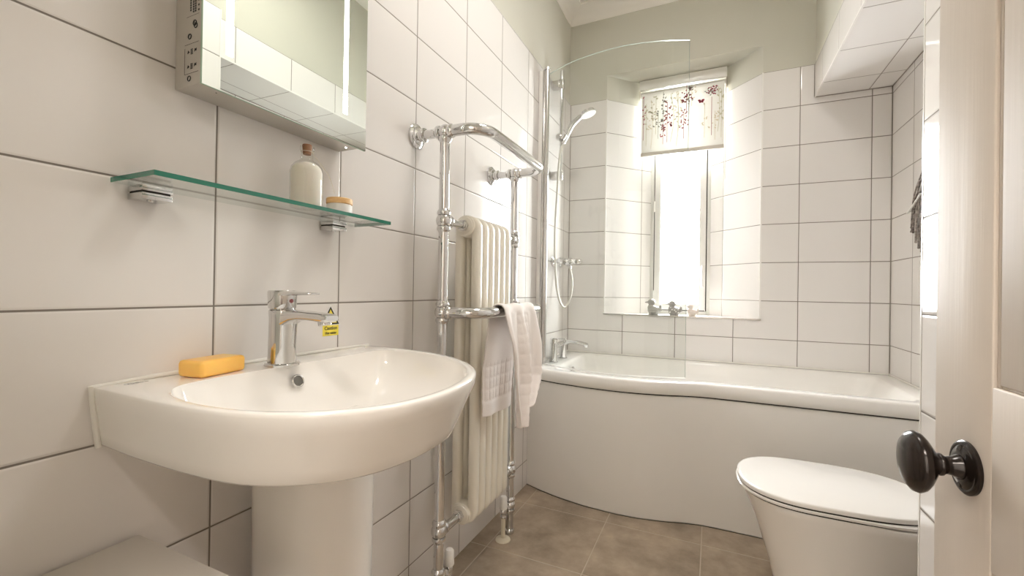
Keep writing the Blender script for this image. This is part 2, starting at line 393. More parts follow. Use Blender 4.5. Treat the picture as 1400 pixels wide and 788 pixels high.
# tiled boxing above the bath along the right wall
w = MB()
w.box((XS, YJ, 2.09), (XR+0.12, D, TOP), 0)
w.quad((XS, YJ, 2.0899), (XS, D, 2.0899), (XR, D, 2.0899), (XR, YJ, 2.0899), 1)
w.box((XS+0.004, YJ, TOP), (XR+0.12, D, 3.0), 2)
struct('wall_boxing', w, [m_tf, m_ts, m_sage], 'tiled boxing that hangs along the top of the right wall')
t = MB(); t.box((XS-0.0015, YJ+0.002, 2.086), (XS+0.005, D-0.001, 2.093)); struct('trim_4', t, m_gloss, 'white edge strip along the lower edge of the tiled boxing')
m_gr = mat('corner_grout', (0.27, 0.24, 0.21), 0.8)
def joint_strip(name, lo, hi, label):
    t = MB(); t.box(lo, hi); return struct(name, t, m_gr, label)
joint_strip('trim_7', (0.0002, D-0.0035, 0.63), (0.0035, D-0.0002, TOP), 'grout joint in the corner behind the head of the bath')
joint_strip('trim_8', (XR-0.0038, D-0.0035, 0.63), (XR-0.0002, D-0.0002, 2.088), 'grout joint in the right corner above the bath')
joint_strip('trim_9', (XS, D-0.0035, 2.0865), (XR, D-0.0002, 2.0895), 'grout joint under the tiled boxing at the back wall')
joint_strip('trim_10', (XR-0.0035, YJ, 2.0865), (XR-0.0002, D, 2.0895), 'grout joint under the tiled boxing at the right wall')
joint_strip('trim_11', (XS-0.003, D-0.0035, 2.09), (XS-0.0005, D-0.0002, TOP), 'grout joint beside the end of the tiled boxing')
# front wall with doorway, hall beyond
w = MB(); w.box((-0.12, YF-0.12, 0), (0.50, YF, 3.0)); w.box((1.285, YF-0.12, 0), (1.9, YF, 3.0)); w.box((0.50, YF-0.12, 2.02), (1.285, YF, 3.0))
struct('wall_front', w, m_sage)
w = MB(); w.box((-0.42, -2.2, -0.05), (-0.30, YF-0.12, 2.62)); w.box((1.9, -2.2, -0.05), (2.0, YF-0.12, 2.62)); w.box((-0.42, -2.3, -0.05), (2.0, -2.2, 2.62), 1); w.box((-0.42, -2.3, 2.62), (2.0, YF-0.12, 2.7))
struct('wall_hall', w, [m_ill, m_far])
c = MB(); c.box((-0.12, YF, 2.885), (XR+0.12, D+0.1, 2.99)); struct('ceiling', c, m_ceil)
# coving
def coving(name, p0, p1, nrm):
    mb = MB(); rings = []
    for p in (p0, p1):
        r = []
        prof = [(0, 0), (0.004, 0.0), (0.006, 0.008)]+[(0.006+0.074*(1-math.cos(a)), 0.008+0.066*math.sin(a)) for a in [i*PI/2/8 for i in range(1, 9)]]+[(0.09, 0.078), (0.09, 0.095), (0, 0.095)]
        for (d, z) in prof: r.append(Vector(p)+Vector(nrm)*d+Vector((0, 0, z)))
        rings.append(r)
    mb.loft(rings, 0, cap=True); return struct(name, mb, m_ceil, 'plaster coving between wall and ceiling', ang=50)
coving('trim_5', (-0.008, YF, CZ-0.005), (-0.008, D, CZ-0.005), (1, 0, 0))
coving('trim_6', (0, D, CZ-0.005), (XS, D, CZ-0.005), (0, -1, 0))

# ------------------------------------------------------------------ window
win = thing('window_1', None, None, ((A0+A1)/2, YW, ZS), kind='structure')
def frame_box(mb, x0, x1, z0, z1, y0, y1, t):
    mb.box((x0, y0, z0), (x0+t, y1, z1), bev=0.003); mb.box((x1-t, y0, z0), (x1, y1, z1), bev=0.003)
    mb.box((x0+t, y0, z0), (x1-t, y1, z0+t), bev=0.003); mb.box((x0+t, y0, z1-t), (x1-t, y1, z1), bev=0.003)
mb = MB(); frame_box(mb, A0-0.002, A1+0.002, ZS, ZH, 2.555, 2.62, 0.022); fr = obj('window_frame', mb, m_wplas, win)
mb = MB(); frame_box(mb, A0+0.026, A1-0.026, ZS+0.028, ZH-0.028, 2.545, 2.60, 0.040); sash = obj('window_sash', mb, m_wplas, win)
mb = MB(); mb.box((A0+0.060, 2.568, ZS+0.062), (A1-0.060, 2.574, ZH-0.062)); obj('window_pane', mb, m_pane, sash)
mb = MB(); mb.box((A0+0.02, 2.562, ZS+0.02), (A0+0.0262, 2.60, ZH-0.02)); mb.box((A1-0.0262, 2.562, ZS+0.02), (A1-0.02, 2.60, ZH-0.02)); mb.box((A0+0.02, 2.562, ZS+0.02), (A1-0.02, 2.60, ZS+0.0262))
obj('seal', mb, m_dark, win)
for z in (1.60, 1.00):
    mb = MB(); mb.cyl((A0+0.021, 2.54, z-0.035), (A0+0.021, 2.54, z+0.035), 0.008); obj('hinge', mb, m_wplas, win)
mb = MB(); mb.box((A1-0.052, 2.535, 1.12), (A1-0.030, 2.545, 1.20), bev=0.004); mb.cyl((A1-0.041, 2.545, 1.185), (A1-0.041, 2.515, 1.185), 0.008)
mb.box((A1-0.050, 2.508, 1.06), (A1-0.034, 2.522, 1.20), bev=0.005); obj('window_handle', mb, m_wplas, sash)
mb = MB(); mb.lathe((0.612, 2.5675, 1.808), (0, -1, 0), [(0, 0.015), (0.003, 0.014), (0.004, 0.004)]); mb.tube(arc((0.612, 2.558, 1.800), (1, 0, 0), (0, 0, 1), 0.013, PI*1.3, -PI*0.6, 14), 0.0016, 8)
o = obj('suction_hook', mb, m_frost, loc=(0.612, 2.56, 1.80)); tag(o, 'tiny clear suction hook stuck on the window pane below the blind', 'hook')

# roller blind
bl = thing('roller_blind', 'rolled-down window blind printed with red and grey meadow flowers', 'blind', (0.685, 2.44, 2.41))
mb = MB(); mb.box((0.424, 2.425, 2.352), (0.944, 2.46, 2.414), bev=0.004); obj('head_rail', mb, m_gloss, bl)
mb = MB(); mb.cyl((0.433, 2.447, 2.325), (0.937, 2.447, 2.325), 0.019); obj('roller', mb, mat('roller_fabric_back', (.62, .60, .56), .7), bl)
for x in (0.425, 0.938):
    mb = MB(); mb.box((x, 2.430, 2.30), (x+0.005, 2.462, 2.36), bev=0.002); obj('bracket', mb, m_bar, bl)
YB = 2.427; BX0, BX1, BZ0, BZ1 = 0.440, 0.930, 1.935, 2.325
mb = MB(); mb.box((BX0, YB, BZ0), (BX1, YB+0.0012, BZ1))
YP = YB-0.0006
def leaf(x, z, L, wd, a, mi):
    ca, sa = math.cos(a), math.sin(a); P = []
    for (u, v) in ((0, 0), (0.3, 0.5), (0.7, 0.4), (1, 0), (0.7, -0.4), (0.3, -0.5)):
        xx = x+ca*u*L-sa*v*wd; zz = z+sa*u*L+ca*v*wd
        P.append((min(max(xx, BX0+.002), BX1-.002), YP, min(max(zz, BZ0), BZ1)))
    mb.poly(P[::-1], mi)
def stem(x, z0, z1, mi, wd=0.0012, bend=0.0):
    n = 8; P = [(x+bend*math.sin(PI*k/n), z0+(z1-z0)*k/n) for k in range(n+1)]
    for k in range(n):
        a, b = P[k], P[k+1]; mb.quad((a[0]-wd, YP, a[1]), (a[0]+wd, YP, a[1]), (b[0]+wd, YP, b[1]), (b[0]-wd, YP, b[1]), mi)
def sprig(x, z0, z1, mi, n, sp, L=0.016, wd=0.008, bend=0.0, st=None):
    stem(x, z0, z1, mi if st is None else st, bend=bend)
    for k in range(n):
        t = random.random(); z = z0+(z1-z0)*(0.35+0.65*t); s = sp*(1.1-0.7*t)
        leaf(x+random.uniform(-s, s)+bend*math.sin(PI*(z-z0)/(z1-z0)), z, L*random.uniform(.6, 1.2), wd, random.uniform(0.2, PI-0.2), mi)
sprig(0.452, 2.02, 2.30, 1, 9, 0.014); sprig(0.47, 1.98, 2.26, 3, 10, 0.02); sprig(0.50, 1.96, 2.28, 4, 16, 0.03, bend=0.01)
sprig(0.53, 2.05, 2.30, 3, 14, 0.03); sprig(0.545, 2.02, 2.20, 2, 16, 0.03); sprig(0.575, 2.08, 2.32, 2, 16, 0.018); sprig(0.600, 1.99, 2.25, 1, 34, 0.034, L=0.017)
sprig(0.575, 1.98, 2.10, 1, 12, 0.02); sprig(0.62, 1.99, 2.30, 3, 8, 0.02, bend=0.02); sprig(0.655, 1.96, 2.30, 3, 6, 0.012, bend=0.015); sprig(0.665, 2.02, 2.31, 4, 14, 0.03)
sprig(0.715, 2.16, 2.34, 1, 42, 0.03, L=0.015); sprig(0.73, 2.15, 2.33, 2, 12, 0.03); sprig(0.700, 2.0, 2.18, 1, 22, 0.028, L=0.013); sprig(0.745, 2.2, 2.33, 4, 12, 0.03)
stem(0.86, 2.0, 2.24, 1); 
for k in range(40):
    a = random.uniform(0, 2*PI); q = random.random()**0.5; leaf(0.862+0.034*q*math.cos(a), 2.275+0.03*q*math.sin(a), 0.013, 0.007, random.uniform(0, PI), 1 if k % 4 else 2)
sprig(0.895, 2.02, 2.30, 3, 8, 0.012, bend=0.01); sprig(0.915, 1.98, 2.28, 3, 10, 0.012); sprig(0.88, 1.97, 2.15, 4, 12, 0.03); sprig(0.82, 1.99, 2.2, 4, 6, 0.02)
for sgn in (-1, 1):
    leaf(0.80, 2.222, sgn*0.022, 0.016, 0.45*sgn, 1); leaf(0.80, 2.222, sgn*0.016, 0.013, -0.6*sgn, 1)
obj('blind_fabric', mb, [m_blind, m_fred, m_fgrey, m_folive, m_fsand], bl)
mb = MB(); mb.box((BX0-0.004, YB-0.004, 1.913), (BX1+0.001, YB+0.006, 1.937), bev=0.002); obj('bottom_bar', mb, m_bar, bl)
mb = MB(); mb.tube([(0.938, 2.42, 2.33), (0.9375, 2.418, 2.0), (0.937, 2.418, 1.72)], 0.0022, 8); obj('pull_cord', mb, m_bar, bl)

# ducks on the sill
def ellipsoid_mesh(name, balls, cones, mats, vox, loc):
    mb = MB()
    for (c, r, sx, sy, sz) in balls: mb.ball(c, r, sx, sy, sz, 24, 16)
    for (p0, p1, r0, r1) in cones: mb.lathe(p0, Vector(p1)-Vector(p0), [(0, r0), ((Vector(p1)-Vector(p0)).length, r1)], 16)
    o = obj(name, mb, mats, sharp=False)
    md = o.modifiers.new('r', 'REMESH'); md.mode = 'VOXEL'; md.voxel_size = vox; md.use_smooth_shade = True
    sm = o.modifiers.new('s', 'SMOOTH'); sm.iterations = 6; sm.factor = 0.6
    dg = bpy.context.evaluated_depsgraph_get(); me = bpy.data.meshes.new_from_object(o.evaluated_get(dg))
    o.modifiers.clear(); old = o.data; o.data = me; bpy.data.meshes.remove(old)
    for p in me.polygons: p.use_smooth = True
    if not me.materials:
        for m in (mats if isinstance(mats, (list, tuple)) else [mats]): me.materials.append(m)
    o.location = loc
    return o
def duck_parts(k, tail=1.0):
    balls = [((0.002*k, 0, 0.030*k), 0.036*k, 1.05, 0.78, 0.78), ((-0.014*k, 0, 0.045*k), 0.022*k, 1, 1, 1.1), ((-0.012*k, 0, 0.079*k), 0.0225*k, 1.0, 0.95, 0.98),
             ((0.030*k, 0, 0.034*k), 0.020*k, 1.1, .8, .8), ((0.042*k, 0, 0.052*k), 0.010*k, 0.8, .9, 1.3*tail)]
    cones = [((-0.026*k, 0, 0.080*k), (-0.052*k, 0, 0.0775*k), 0.009*k, 0.0028*k), ((0.0, 0, 0.0), (0.0, 0, 0.02*k), 0.027*k, 0.032*k)]
    return balls, cones
b_, c_ = duck_parts(1.0)
o = ellipsoid_mesh('duck_ornament', b_, c_, m_grey1, 0.0016, (0.545, 2.315, ZS)); tag(o, 'plain grey duck ornament, largest and leftmost on the windowsill', 'duck ornament')
b_, c_ = duck_parts(0.92)
o = ellipsoid_mesh('duck_ornament', b_, c_, m_grey2, 0.0016, (0.666, 2.315, ZS)); tag(o, 'grey duck ornament with white polka dots, middle of three on windowsill', 'duck ornament')
mb = MB()
for (dx, dz, s) in ((-0.022, 0.022, .0045), (-0.006, 0.014, .0045), (0.012, 0.026, .0045), (0.026, 0.020, .0045), (-0.010, 0.038, .0045), (0.004, 0.034, .004), (0.024, 0.038, .004), (-0.018, 0.05, .0035)):
    k = 1 - ((dx-0.002)/0.042)**2; yy = -0.028*math.sqrt(max(k, 0.05))*0.92*(1-0.12*abs(dz-0.028)/0.02)+0.0005
    if dz > 0.045: yy = -0.018
    mb.ball((0.666+dx, 2.315+yy, ZS+dz), s, 1, 0.35, 1, 10, 6)
obj('painted_dots', mb, m_dots, o)
b_, c_ = duck_parts(0.74, 1.2)
o = ellipsoid_mesh('duck_ornament', b_, c_, m_pale, 0.0014, (0.768, 2.315, ZS)); tag(o, 'small pale pink duck ornament, smallest and rightmost on the windowsill', 'duck ornament')

# ------------------------------------------------------------------ bath
def pf(x):  # front line of the bath panel
    P = [(0, 1.600), (.10, 1.560), (.20, 1.530), (.34, 1.505), (.48, 1.497), (.58, 1.503), (.68, 1.524), (.77, 1.552), (.84, 1.568), (.90, 1.571), (1.10, 1.571), (1.698, 1.572)]
    for (a, b) in zip(P, P[1:]):
        if a[0] <= x <= b[0]:
            t = (x-a[0])/(b[0]-a[0]); t = t*t*(3-2*t)*0.35+t*0.65; return a[1]+(b[1]-a[1])*t
    return P[-1][1]
xs = [0.0005+(1.697)*k/90 for k in range(91)]
ys = [pf(x) for x in xs]
for _ in range(2): ys = [ys[0]]+[(ys[i-1]+2*ys[i]+ys[i+1])/4 for i in range(1, 90)]+[ys[-1]]
bath = thing('bathtub', 'white P-shaped bath with a bulging curved front panel', 'bathtub', (0.85, 1.9, 0))
mb = MB(); rings = []
for (z, dy) in ((0.0, 0.004), (0.004, 0.0), (0.558, 0.0), (0.560, 0.004), (0.560, 0.012), (0.0, 0.012)): rings.append([(x, y+dy, z) for x, y in zip(xs, ys)])
mb.loft(rings, 0, cap=False, closed=False); obj('bath_panel', mb, m_panel, bath)
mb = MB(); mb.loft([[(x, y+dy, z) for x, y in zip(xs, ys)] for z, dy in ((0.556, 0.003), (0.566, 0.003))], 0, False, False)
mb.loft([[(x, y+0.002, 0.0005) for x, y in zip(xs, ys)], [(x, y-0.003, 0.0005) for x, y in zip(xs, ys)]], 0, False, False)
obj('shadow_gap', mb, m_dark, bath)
# tub: closed rings = front curve + right end + back + left end
NB = 60; NS = 22
def tub_ring(inset_f, inset_l, inset_r, inset_b, z, rad=0.0):
    x0 = 0.0006+inset_l; x1 = XR-0.0006-inset_r; yb = D-0.0006-inset_b
    fr = []
    for k in range(91):
        x = x0+(x1-x0)*k/90; xi = (x-0.0005)/1.697*90; i = min(int(xi), 89); t = xi-i
        fr.append([x, ys[i]*(1-t)+ys[i+1]*t+inset_f])
    pts = [Vector((p[0], p[1], z)) for p in fr]
    if rad > 0:
        # round the corners in plan
        def rnd(c, a0, sx): pass
        poly = pts
        cyl = fr[0][1]; cyr = fr[-1][1]
        body = [p for p in pts if x0+rad <= p.x <= x1-rad]
        L = [Vector((x0+rad-rad*math.sin(a), fr[0][1]*0+body[0].y+rad-rad*math.cos(a), z)) for a in [PI/2*(1-i/8) for i in range(8)]]
        Rr = [Vector((x1-rad+rad*math.sin(a), body[-1].y+rad-rad*math.cos(a), z)) for a in [PI/2*(i+1)/8 for i in range(8)]]
        TR_ = [Vector((x1-rad+rad*math.cos(a), yb-rad+rad*math.sin(a), z)) for a in [PI/2*i/8 for i in range(9)]]
        TL = [Vector((x0+rad-rad*math.sin(a), yb-rad+rad*math.cos(a), z)) for a in [PI/2*i/8 for i in range(9)]]
        loop = L+body+Rr+TR_+TL
    else: loop = pts+[Vector((x1, yb, z)), Vector((x0, yb, z))]
    return loop
def arc_ring(loop, n):
    loop = loop+[loop[0]]; return resample(loop, n+1)[:-1]
def align(r, c):  # start each ring at the same bearing
    best = min(range(len(r)), key=lambda i: abs(math.atan2(r[i].y-c.y, r[i].x-c.x)+2.4)); return r[best:]+r[:best]
NR = 240; cc = Vector((0.85, 1.9, 0))
def bearing_ring(loop):
    """points of the loop where rays of fixed bearing leave the centre"""
    L = loop+[loop[0]]; out = []
    for k in range(NR):
        a = -PI+2*PI*k/NR; d = Vector((math.cos(a)*1.0, math.sin(a)*0.42, 0)).normalized(); best = None
        for i in range(len(L)-1):
            p = L[i]-cc; q = L[i+1]-cc; p.z = q.z = 0; e = q-p; den = d.x*e.y-d.y*e.x
            if abs(den) < 1e-12: continue
            t = (p.x*e.y-p.y*e.x)/den; s = (p.x*d.y-p.y*d.x)/den
            if t > 0 and -1e-6 <= s <= 1+1e-6 and (best is None or t > best): best = t
        out.append(Vector((cc.x+d.x*best, cc.y+d.y*best, loop[0].z)))
    return out
tub = []
for args in ((-.004, 0, 0, 0, .566), (-.008, 0, 0, 0, .570), (-.006, 0, 0, 0, .6125), (-.0035, 0, 0, 0, .6185), (.001, 0, 0, 0, .6210), (.008, .002, .002, .002, .6220),
             (.060, .125, .075, .055, .621, .05), (.070, .135, .085, .062, .617, .06), (.080, .145, .095, .068, .603, .07), (.092, .155, .12, .076, .55, .09),
             (.115, .175, .20, .095, .35, .12), (.150, .21, .30, .13, .24, .13), (.22, .28, .40, .20, .215, .12)):
    tub.append(bearing_ring(tub_ring(*args)))
mb = MB(); mb.loft(tub, 0, cap0=False, cap1=True); obj('tub', mb, m_acr, bath, ang=60)
mb = MB(); mb.lathe((0.161, 1.86, 0.565), (1, 0, -0.1), [(0, 0.030), (0.006, 0.030), (0.011, 0.024), (0.013, 0.010)], 24); obj('overflow_cap', mb, m_chrome, bath)
mb = MB(); mb.tube([(0.005, D-0.0045, 0.624), (XR-0.005, D-0.0045, 0.624)], 0.004, 8); mb.tube([(XR-0.0045, 1.58, 0.624), (XR-0.0045, D-0.005, 0.624)], 0.004, 8); mb.tube([(0.0045, 1.60, 0.624), (0.0045, D-0.005, 0.624)], 0.004, 8)
obj('sealant_line', mb, m_sil, bath)
# bath mixer
bm_ = thing('bath_mixer_tap', 'chrome deck mixer tap at the head of the bath behind the glass screen', 'tap', (0.075, 1.86, 0.6235))
mb = MB()
for y in (1.785, 1.955):
    mb.lathe((0.074, y, 0.6235), (0, 0, 1), [(0, 0.027), (0.004, 0.027), (0.006, 0.023), (0.085, 0.021), (0.105, 0.021), (0.107, 0.018)], 28)
mb.tube([(0.074, 1.785, 0.712), (0.074, 1.955, 0.712)], 0.016, 16)
obj('tap_body', mb, m_chrome, bm_)
mb = MB(); sp = spline([(0.074, 1.955, 0.700), (0.11, 1.955, 0.722), (0.17, 1.952, 0.722), (0.222, 1.95, 0.712)], 6)
mb.tube(sp, 0.017, 16, ry=0.010); mb.lathe((0.216, 1.95, 0.712), (0.1, 0, -1), [(0, 0.012), (0.016, 0.011), (0.017, 0.009)], 18); obj('spout', mb, m_chrome, bm_)
for y in (1.785,):
    mb = MB(); mb.lathe((0.074, y, 0.729), (0.05, 0, 1), [(0, 0.020), (0.022, 0.022), (0.026, 0.019)], 24)
    mb.box((0.07, y-0.012, 0.752), (0.150, y+0.012, 0.758), bev=0.003); obj('lever', mb, m_chrome, bm_)

# glass bath screen
scr = thing('bath_screen', 'curved frameless glass shower screen on a chrome hinge post at bath edge', 'shower screen', (0.045, 1.70, 0.622))
mb = MB(); mb.tube([(0.046, 1.70, 0.63), (0.046, 1.70, 2.228)], 0.013, 20); mb.box((0.024, 1.688, 0.632), (0.036, 1.712, 2.225), bev=0.003)
obj('hinge_post', mb, m_satin, scr)
mb = MB(); mb.box((0.001, 1.690, 0.632), (0.024, 1.710, 2.225), bev=0.003); obj('wall_channel', mb, m_gloss, scr)
mb = MB(); mb.lathe((0.046, 1.70, 2.226), (0, 0, 1), [(0, .017), (.010, .017), (.012, .013)]); obj('end_cap', mb, m_chrome, scr)
mb = MB(); mb.lathe((0.046, 1.70, 0.6235), (0, 0, 1), [(0, .015), (.009, .015)]); obj('end_cap', mb, m_chrome, scr)
sc_c = resample(spline([(0.058, 1.690, 0), (.12, 1.655, 0), (.245, 1.602, 0), (.448, 1.568, 0), (.626, 1.590, 0), (.768, 1.640, 0)], 10), 41)
mb = MB(); T = 0.003
def nrm(i):
    t = (sc_c[min(i+1, 40)]-sc_c[max(i-1, 0)]).normalized(); return Vector((t.y, -t.x, 0))
inn, out = [], []
for i, p in enumerate(sc_c):
    n_ = nrm(i)*T; inn.append(p-n_); out.append(p+n_)
ZT = 2.195; ZB = 0.630
for k in range(40):
    for (A, flip) in ((inn, 1), (out, 0)):
        a, b = A[k], A[k+1]; q = [(a.x, a.y, ZB), (b.x, b.y, ZB), (b.x, b.y, ZT), (a.x, a.y, ZT)]
        mb.quad(*(q[::-1] if flip else q), 0); mb.sm[-1] = True
obj('glass_panel', mb, [m_glass], scr)
mb = MB()
for k in range(40):
    a, b, c2, d2 = inn[k], inn[k+1], out[k+1], out[k]
    mb.quad((a.x, a.y, ZT), (d2.x, d2.y, ZT), (c2.x, c2.y, ZT), (b.x, b.y, ZT))
a, b = inn[40], out[40]; mb.quad((b.x, b.y, ZB), (a.x, a.y, ZB), (a.x, a.y, ZT), (b.x, b.y, ZT))
obj('polished_edge', mb, m_cedge, scr)
mb = MB(); mb.tube([(p.x, p.y, 0.626) for p in sc_c], 0.0035, 8); obj('bottom_seal', mb, m_frost, scr)

# shower rail kit
sh = thing('shower_rail', 'chrome riser rail with hand shower on the left wall above the bath', 'shower', (0, 1.9, 1.68))
mb = MB(); mb.tube([(0.06, 1.905, 1.68), (0.06, 1.905, 2.315)], 0.0105, 16); obj('rail', mb, m_chrome, sh)
for z in (2.235, 1.70):
    mb = MB(); mb.box((0.0005, 1.885, z-0.022), (0.050, 1.925, z+0.022), bev=0.004); mb.box((0.045, 1.892, z-0.030), (0.074, 1.918, z+0.030), bev=0.005)
    obj('wall_bracket', mb, m_satin, sh)
mb = MB(); mb.lathe((0.052, 1.875, 1.918), (0.25, 0.9, 0.1), [(0, .016), (.004, .020), (.045, .020), (.049, .016)], 22); mb.lathe((0.075, 1.885, 1.905), (0.4, -0.1, 0.55), [(0, .013), (.03, .017)], 18); obj('slider', mb, m_chrome, sh)
hs = spline([(0.076, 1.90, 1.885), (0.10, 1.90, 1.935), (0.128, 1.90, 1.985), (0.165, 1.905, 2.020), (0.195, 1.91, 2.040)], 6)
mb = MB(); mb.tube(hs, [0.011+0.005*math.sin(PI*i/(len(hs)-1)) for i in range(len(hs))], 16); 
mb.lathe((0.212, 1.912, 2.060), (0.32, 0.04, -0.95), [(0, 0.016), (0.006, 0.040), (0.020, 0.047), (0.024, 0.046)], 32); hd = obj('hand_shower', mb, m_chrome, sh)
mb = MB(); mb.lathe(Vector((0.212, 1.912, 2.060))+Vector((0.32, 0.04, -0.95)).normalized()*0.0242, (0.32, 0.04, -0.95), [(0, 0.044), (0.003, 0.043), (0.004, 0.036)], 32); obj('spray_face', mb, m_wplas, hd)
hz = spline([(0.072, 1.895, 1.87), (0.063, 1.875, 1.80), (0.055, 1.865, 1.60), (0.045, 1.865, 1.35), (0.045, 1.89, 1.10), (0.055, 1.93, 0.97), (0.075, 1.975, 0.925), (0.095, 2.02, 0.98), (0.098, 2.045, 1.08), (0.081, 2.05, 1.157)], 8)
mb = MB(); mb.tube(hz, 0.0065, 12); obj('hose', mb, m_hose, sh)
vt = thing('shower_valve', 'chrome wall-mounted shower mixer with a lever, below the riser rail', 'shower valve', (0, 2.03, 1.20))
mb = MB()
for y in (1.955, 2.105): mb.lathe((0.0005, y, 1.2), (1, 0, 0), [(0, .030), (.004, .030), (.010, .022), (.012, .014), (.034, .014)], 24)
mb.rod((0.048, 1.935, 1.2), (0.048, 2.125, 1.2), 0.021, 22); mb.lathe((0.08, 2.05, 1.18), (0, 0, -1), [(0, .011), (.02, .011)], 14); mb.lathe((0.055, 2.03, 1.2), (1, 0, 0), [(0, .022), (.04, .024), (.052, .020)], 24)
obj('valve_body', mb, m_chrome, vt)
mb = MB(); mb.lathe((0.100, 2.03, 1.2), (1, 0, 0), [(0, .017), (.008, .020), (.050, .016), (.060, .010)], 22); obj('lever', mb, m_chrome, vt)

# ------------------------------------------------------------------ basin
bs = thing('wash_basin', 'white D-shaped ceramic wash basin on a pedestal against the tiled wall', 'basin', (0, 0.115, 0))
outer = resample(spline([(0.0006, -.180, 0), (.10, -.182, 0), (.20, -.182, 0), (.28, -.177, 0), (.35, -.161, 0), (.41, -.132, 0), (.455, -.092, 0), (.485, -.045, 0), (.499, .01, 0), (.501, .07, 0), (.49, .14, 0), (.468, .205, 0), (.43, .265, 0), (.375, .32, 0), (.30, .368, 0), (.21, .400, 0), (.11, .416, 0), (.0006, .421, 0)], 8), 100)
lower = resample(spline([(0.0006, -.170, 0), (.10, -.168, 0), (.20, -.160, 0), (.28, -.147, 0), (.35, -.121, 0), (.405, -.08, 0), (.437, -.03, 0), (.452, .03, 0), (.454, .09, 0), (.447, .15, 0), (.42, .21, 0), (.38, .262, 0), (.325, .308, 0), (.26, .342, 0), (.18, .368, 0), (.09, .382, 0), (.0006, .386, 0)], 8), 100)
inner = resample(spline([(.090, -.055, 0), (.103, -.112, 0), (.148, -.146, 0), (.23, -.163, 0), (.315, -.157, 0), (.385, -.131, 0), (.437, -.090, 0), (.470, -.040, 0), (.484, .012, 0), (.486, .07, 0), (.475, .135, 0), (.454, .196, 0), (.416, .253, 0), (.362, .306, 0), (.29, .350, 0), (.205, .378, 0), (.135, .382, 0), (.097, .362, 0), (.090, .32, 0)], 8), 100)
NBK = 40
def close(loop, xb=None):
    a, b = loop[-1], loop[0]; return loop+[a.lerp(b, (k+1)/(NBK+1)) for k in range(NBK)]
O = close(outer); Lw = close(lower); I = close(inner)
cB = Vector((0.265, 0.105, 0))
def at(ring, z, s=0.0, to=None, k=1.0, c=cB):
    out = []
    for i, p in enumerate(ring):
        q = p.lerp(to[i], s) if to else p.copy()
        q = c+(q-c)*k; out.append(Vector((q.x, q.y, z)))
    return out
def clampx(r, x=0.0006): return [Vector((max(p.x, x), p.y, p.z)) for p in r]
zr = 0.8625
rings = [at(Lw, .722, k=0.35, c=Vector((0.15, .11, 0))), at(Lw, .724, k=0.55, c=Vector((0.12, .11, 0))), at(Lw, .735, k=0.8, c=Vector((0.05, .11, 0))), at(Lw, .7495, k=0.965, c=Vector((0.0, .11, 0))), at(Lw, .752, k=0.99, c=Vector((0, .11, 0))), at(Lw, .756, k=1.0)]
for s in (0.2, .4, .6, .8, .95): rings.append(at(Lw, .756+(.848-.756)*s, s=s, to=O))
rings += [at(O, .856), at(O, .8600, k=.999, c=Vector((0, .11, 0))), at(O, .8618, k=.9955, c=Vector((0, .11, 0))), at(O, zr, s=.45, to=I), at(O, zr, s=.85, to=I), at(I, zr-.001)]
for i in range(1, 19):
    a = PI/2*i/18.4; rings.append(at(I, zr-0.128*math.sin(a)**1.15, k=max(math.cos(a), 0)**0.62, c=Vector((0.255+0.01*i/18, 0.105, 0))))
for i, r in enumerate(rings[:11]):          # the underside rises a little towards the wall
    k = 1 if i < 6 else 1-(i-5)/6
    for p in r: p.z += 0.015*k*max(0, 1-p.x/0.3)
rings = [clampx(r) for r in rings]
mb = MB(); mb.loft(rings, 0, cap0=True, cap1=True); obj('bowl', mb, m_cer, bs, ang=75)
mb = MB()
mb.lathe((0.1035, 0.108, 0.829), (0.93, 0.0, 0.36), [(-.004, .0135), (0.0015, 0.0135), (0.0025, .012), (0.0015, .0105), (-.003, .010)], 28, cap=False); 
ov = obj('overflow_ring', mb, m_chrome, bs)
mb = MB(); mb.lathe((0.1035, 0.108, 0.829), (0.93, 0.0, 0.36), [(-.003, .0104), (0.0003, 0.0104)], 24); obj('overflow_hole', mb, mat('overflow_dark', (.12, .115, .10), .5), ov)
mb = MB(); mb.lathe((0.265, 0.105, 0.735), (0, 0, 1), [(0, .030), (.003, .030), (.005, .026)], 28); obj('waste', mb, m_chrome, bs)
mb = MB(); mb.tube([(0.0045, -.175, .80), (0.0045, -.183, .862), (0.0045, -.10, .8655), (0.0045, .30, .8655), (0.0045, .415, .863)], 0.0038, 8); mb.tube([(0.0048, -.183, .864), (0.0048, -.178, .81), (0.0048, -.173, .766)], 0.0042, 8)
obj('sealant_line', mb, m_sil, bs)
# maker's mark: small faint oval with a scribbled word
mb = MB(); lc = Vector((0.030, -0.142, 0.8632))
el = [lc+Vector((0.0062*math.sin(a), 0.0105*math.cos(a), 0)) for a in [2*PI*i/24 for i in range(24)]]; mb.tube(el, 0.0002, 6, closed=True)
wv = [lc+Vector((0.0022*math.sin(i*1.35), -0.006+0.030*i/22, 0)) for i in range(23)]; mb.tube(wv, 0.0003, 6)
obj('printed_mark', mb, mat('grey_print', (0.25, 0.25, 0.26), .5), bs)
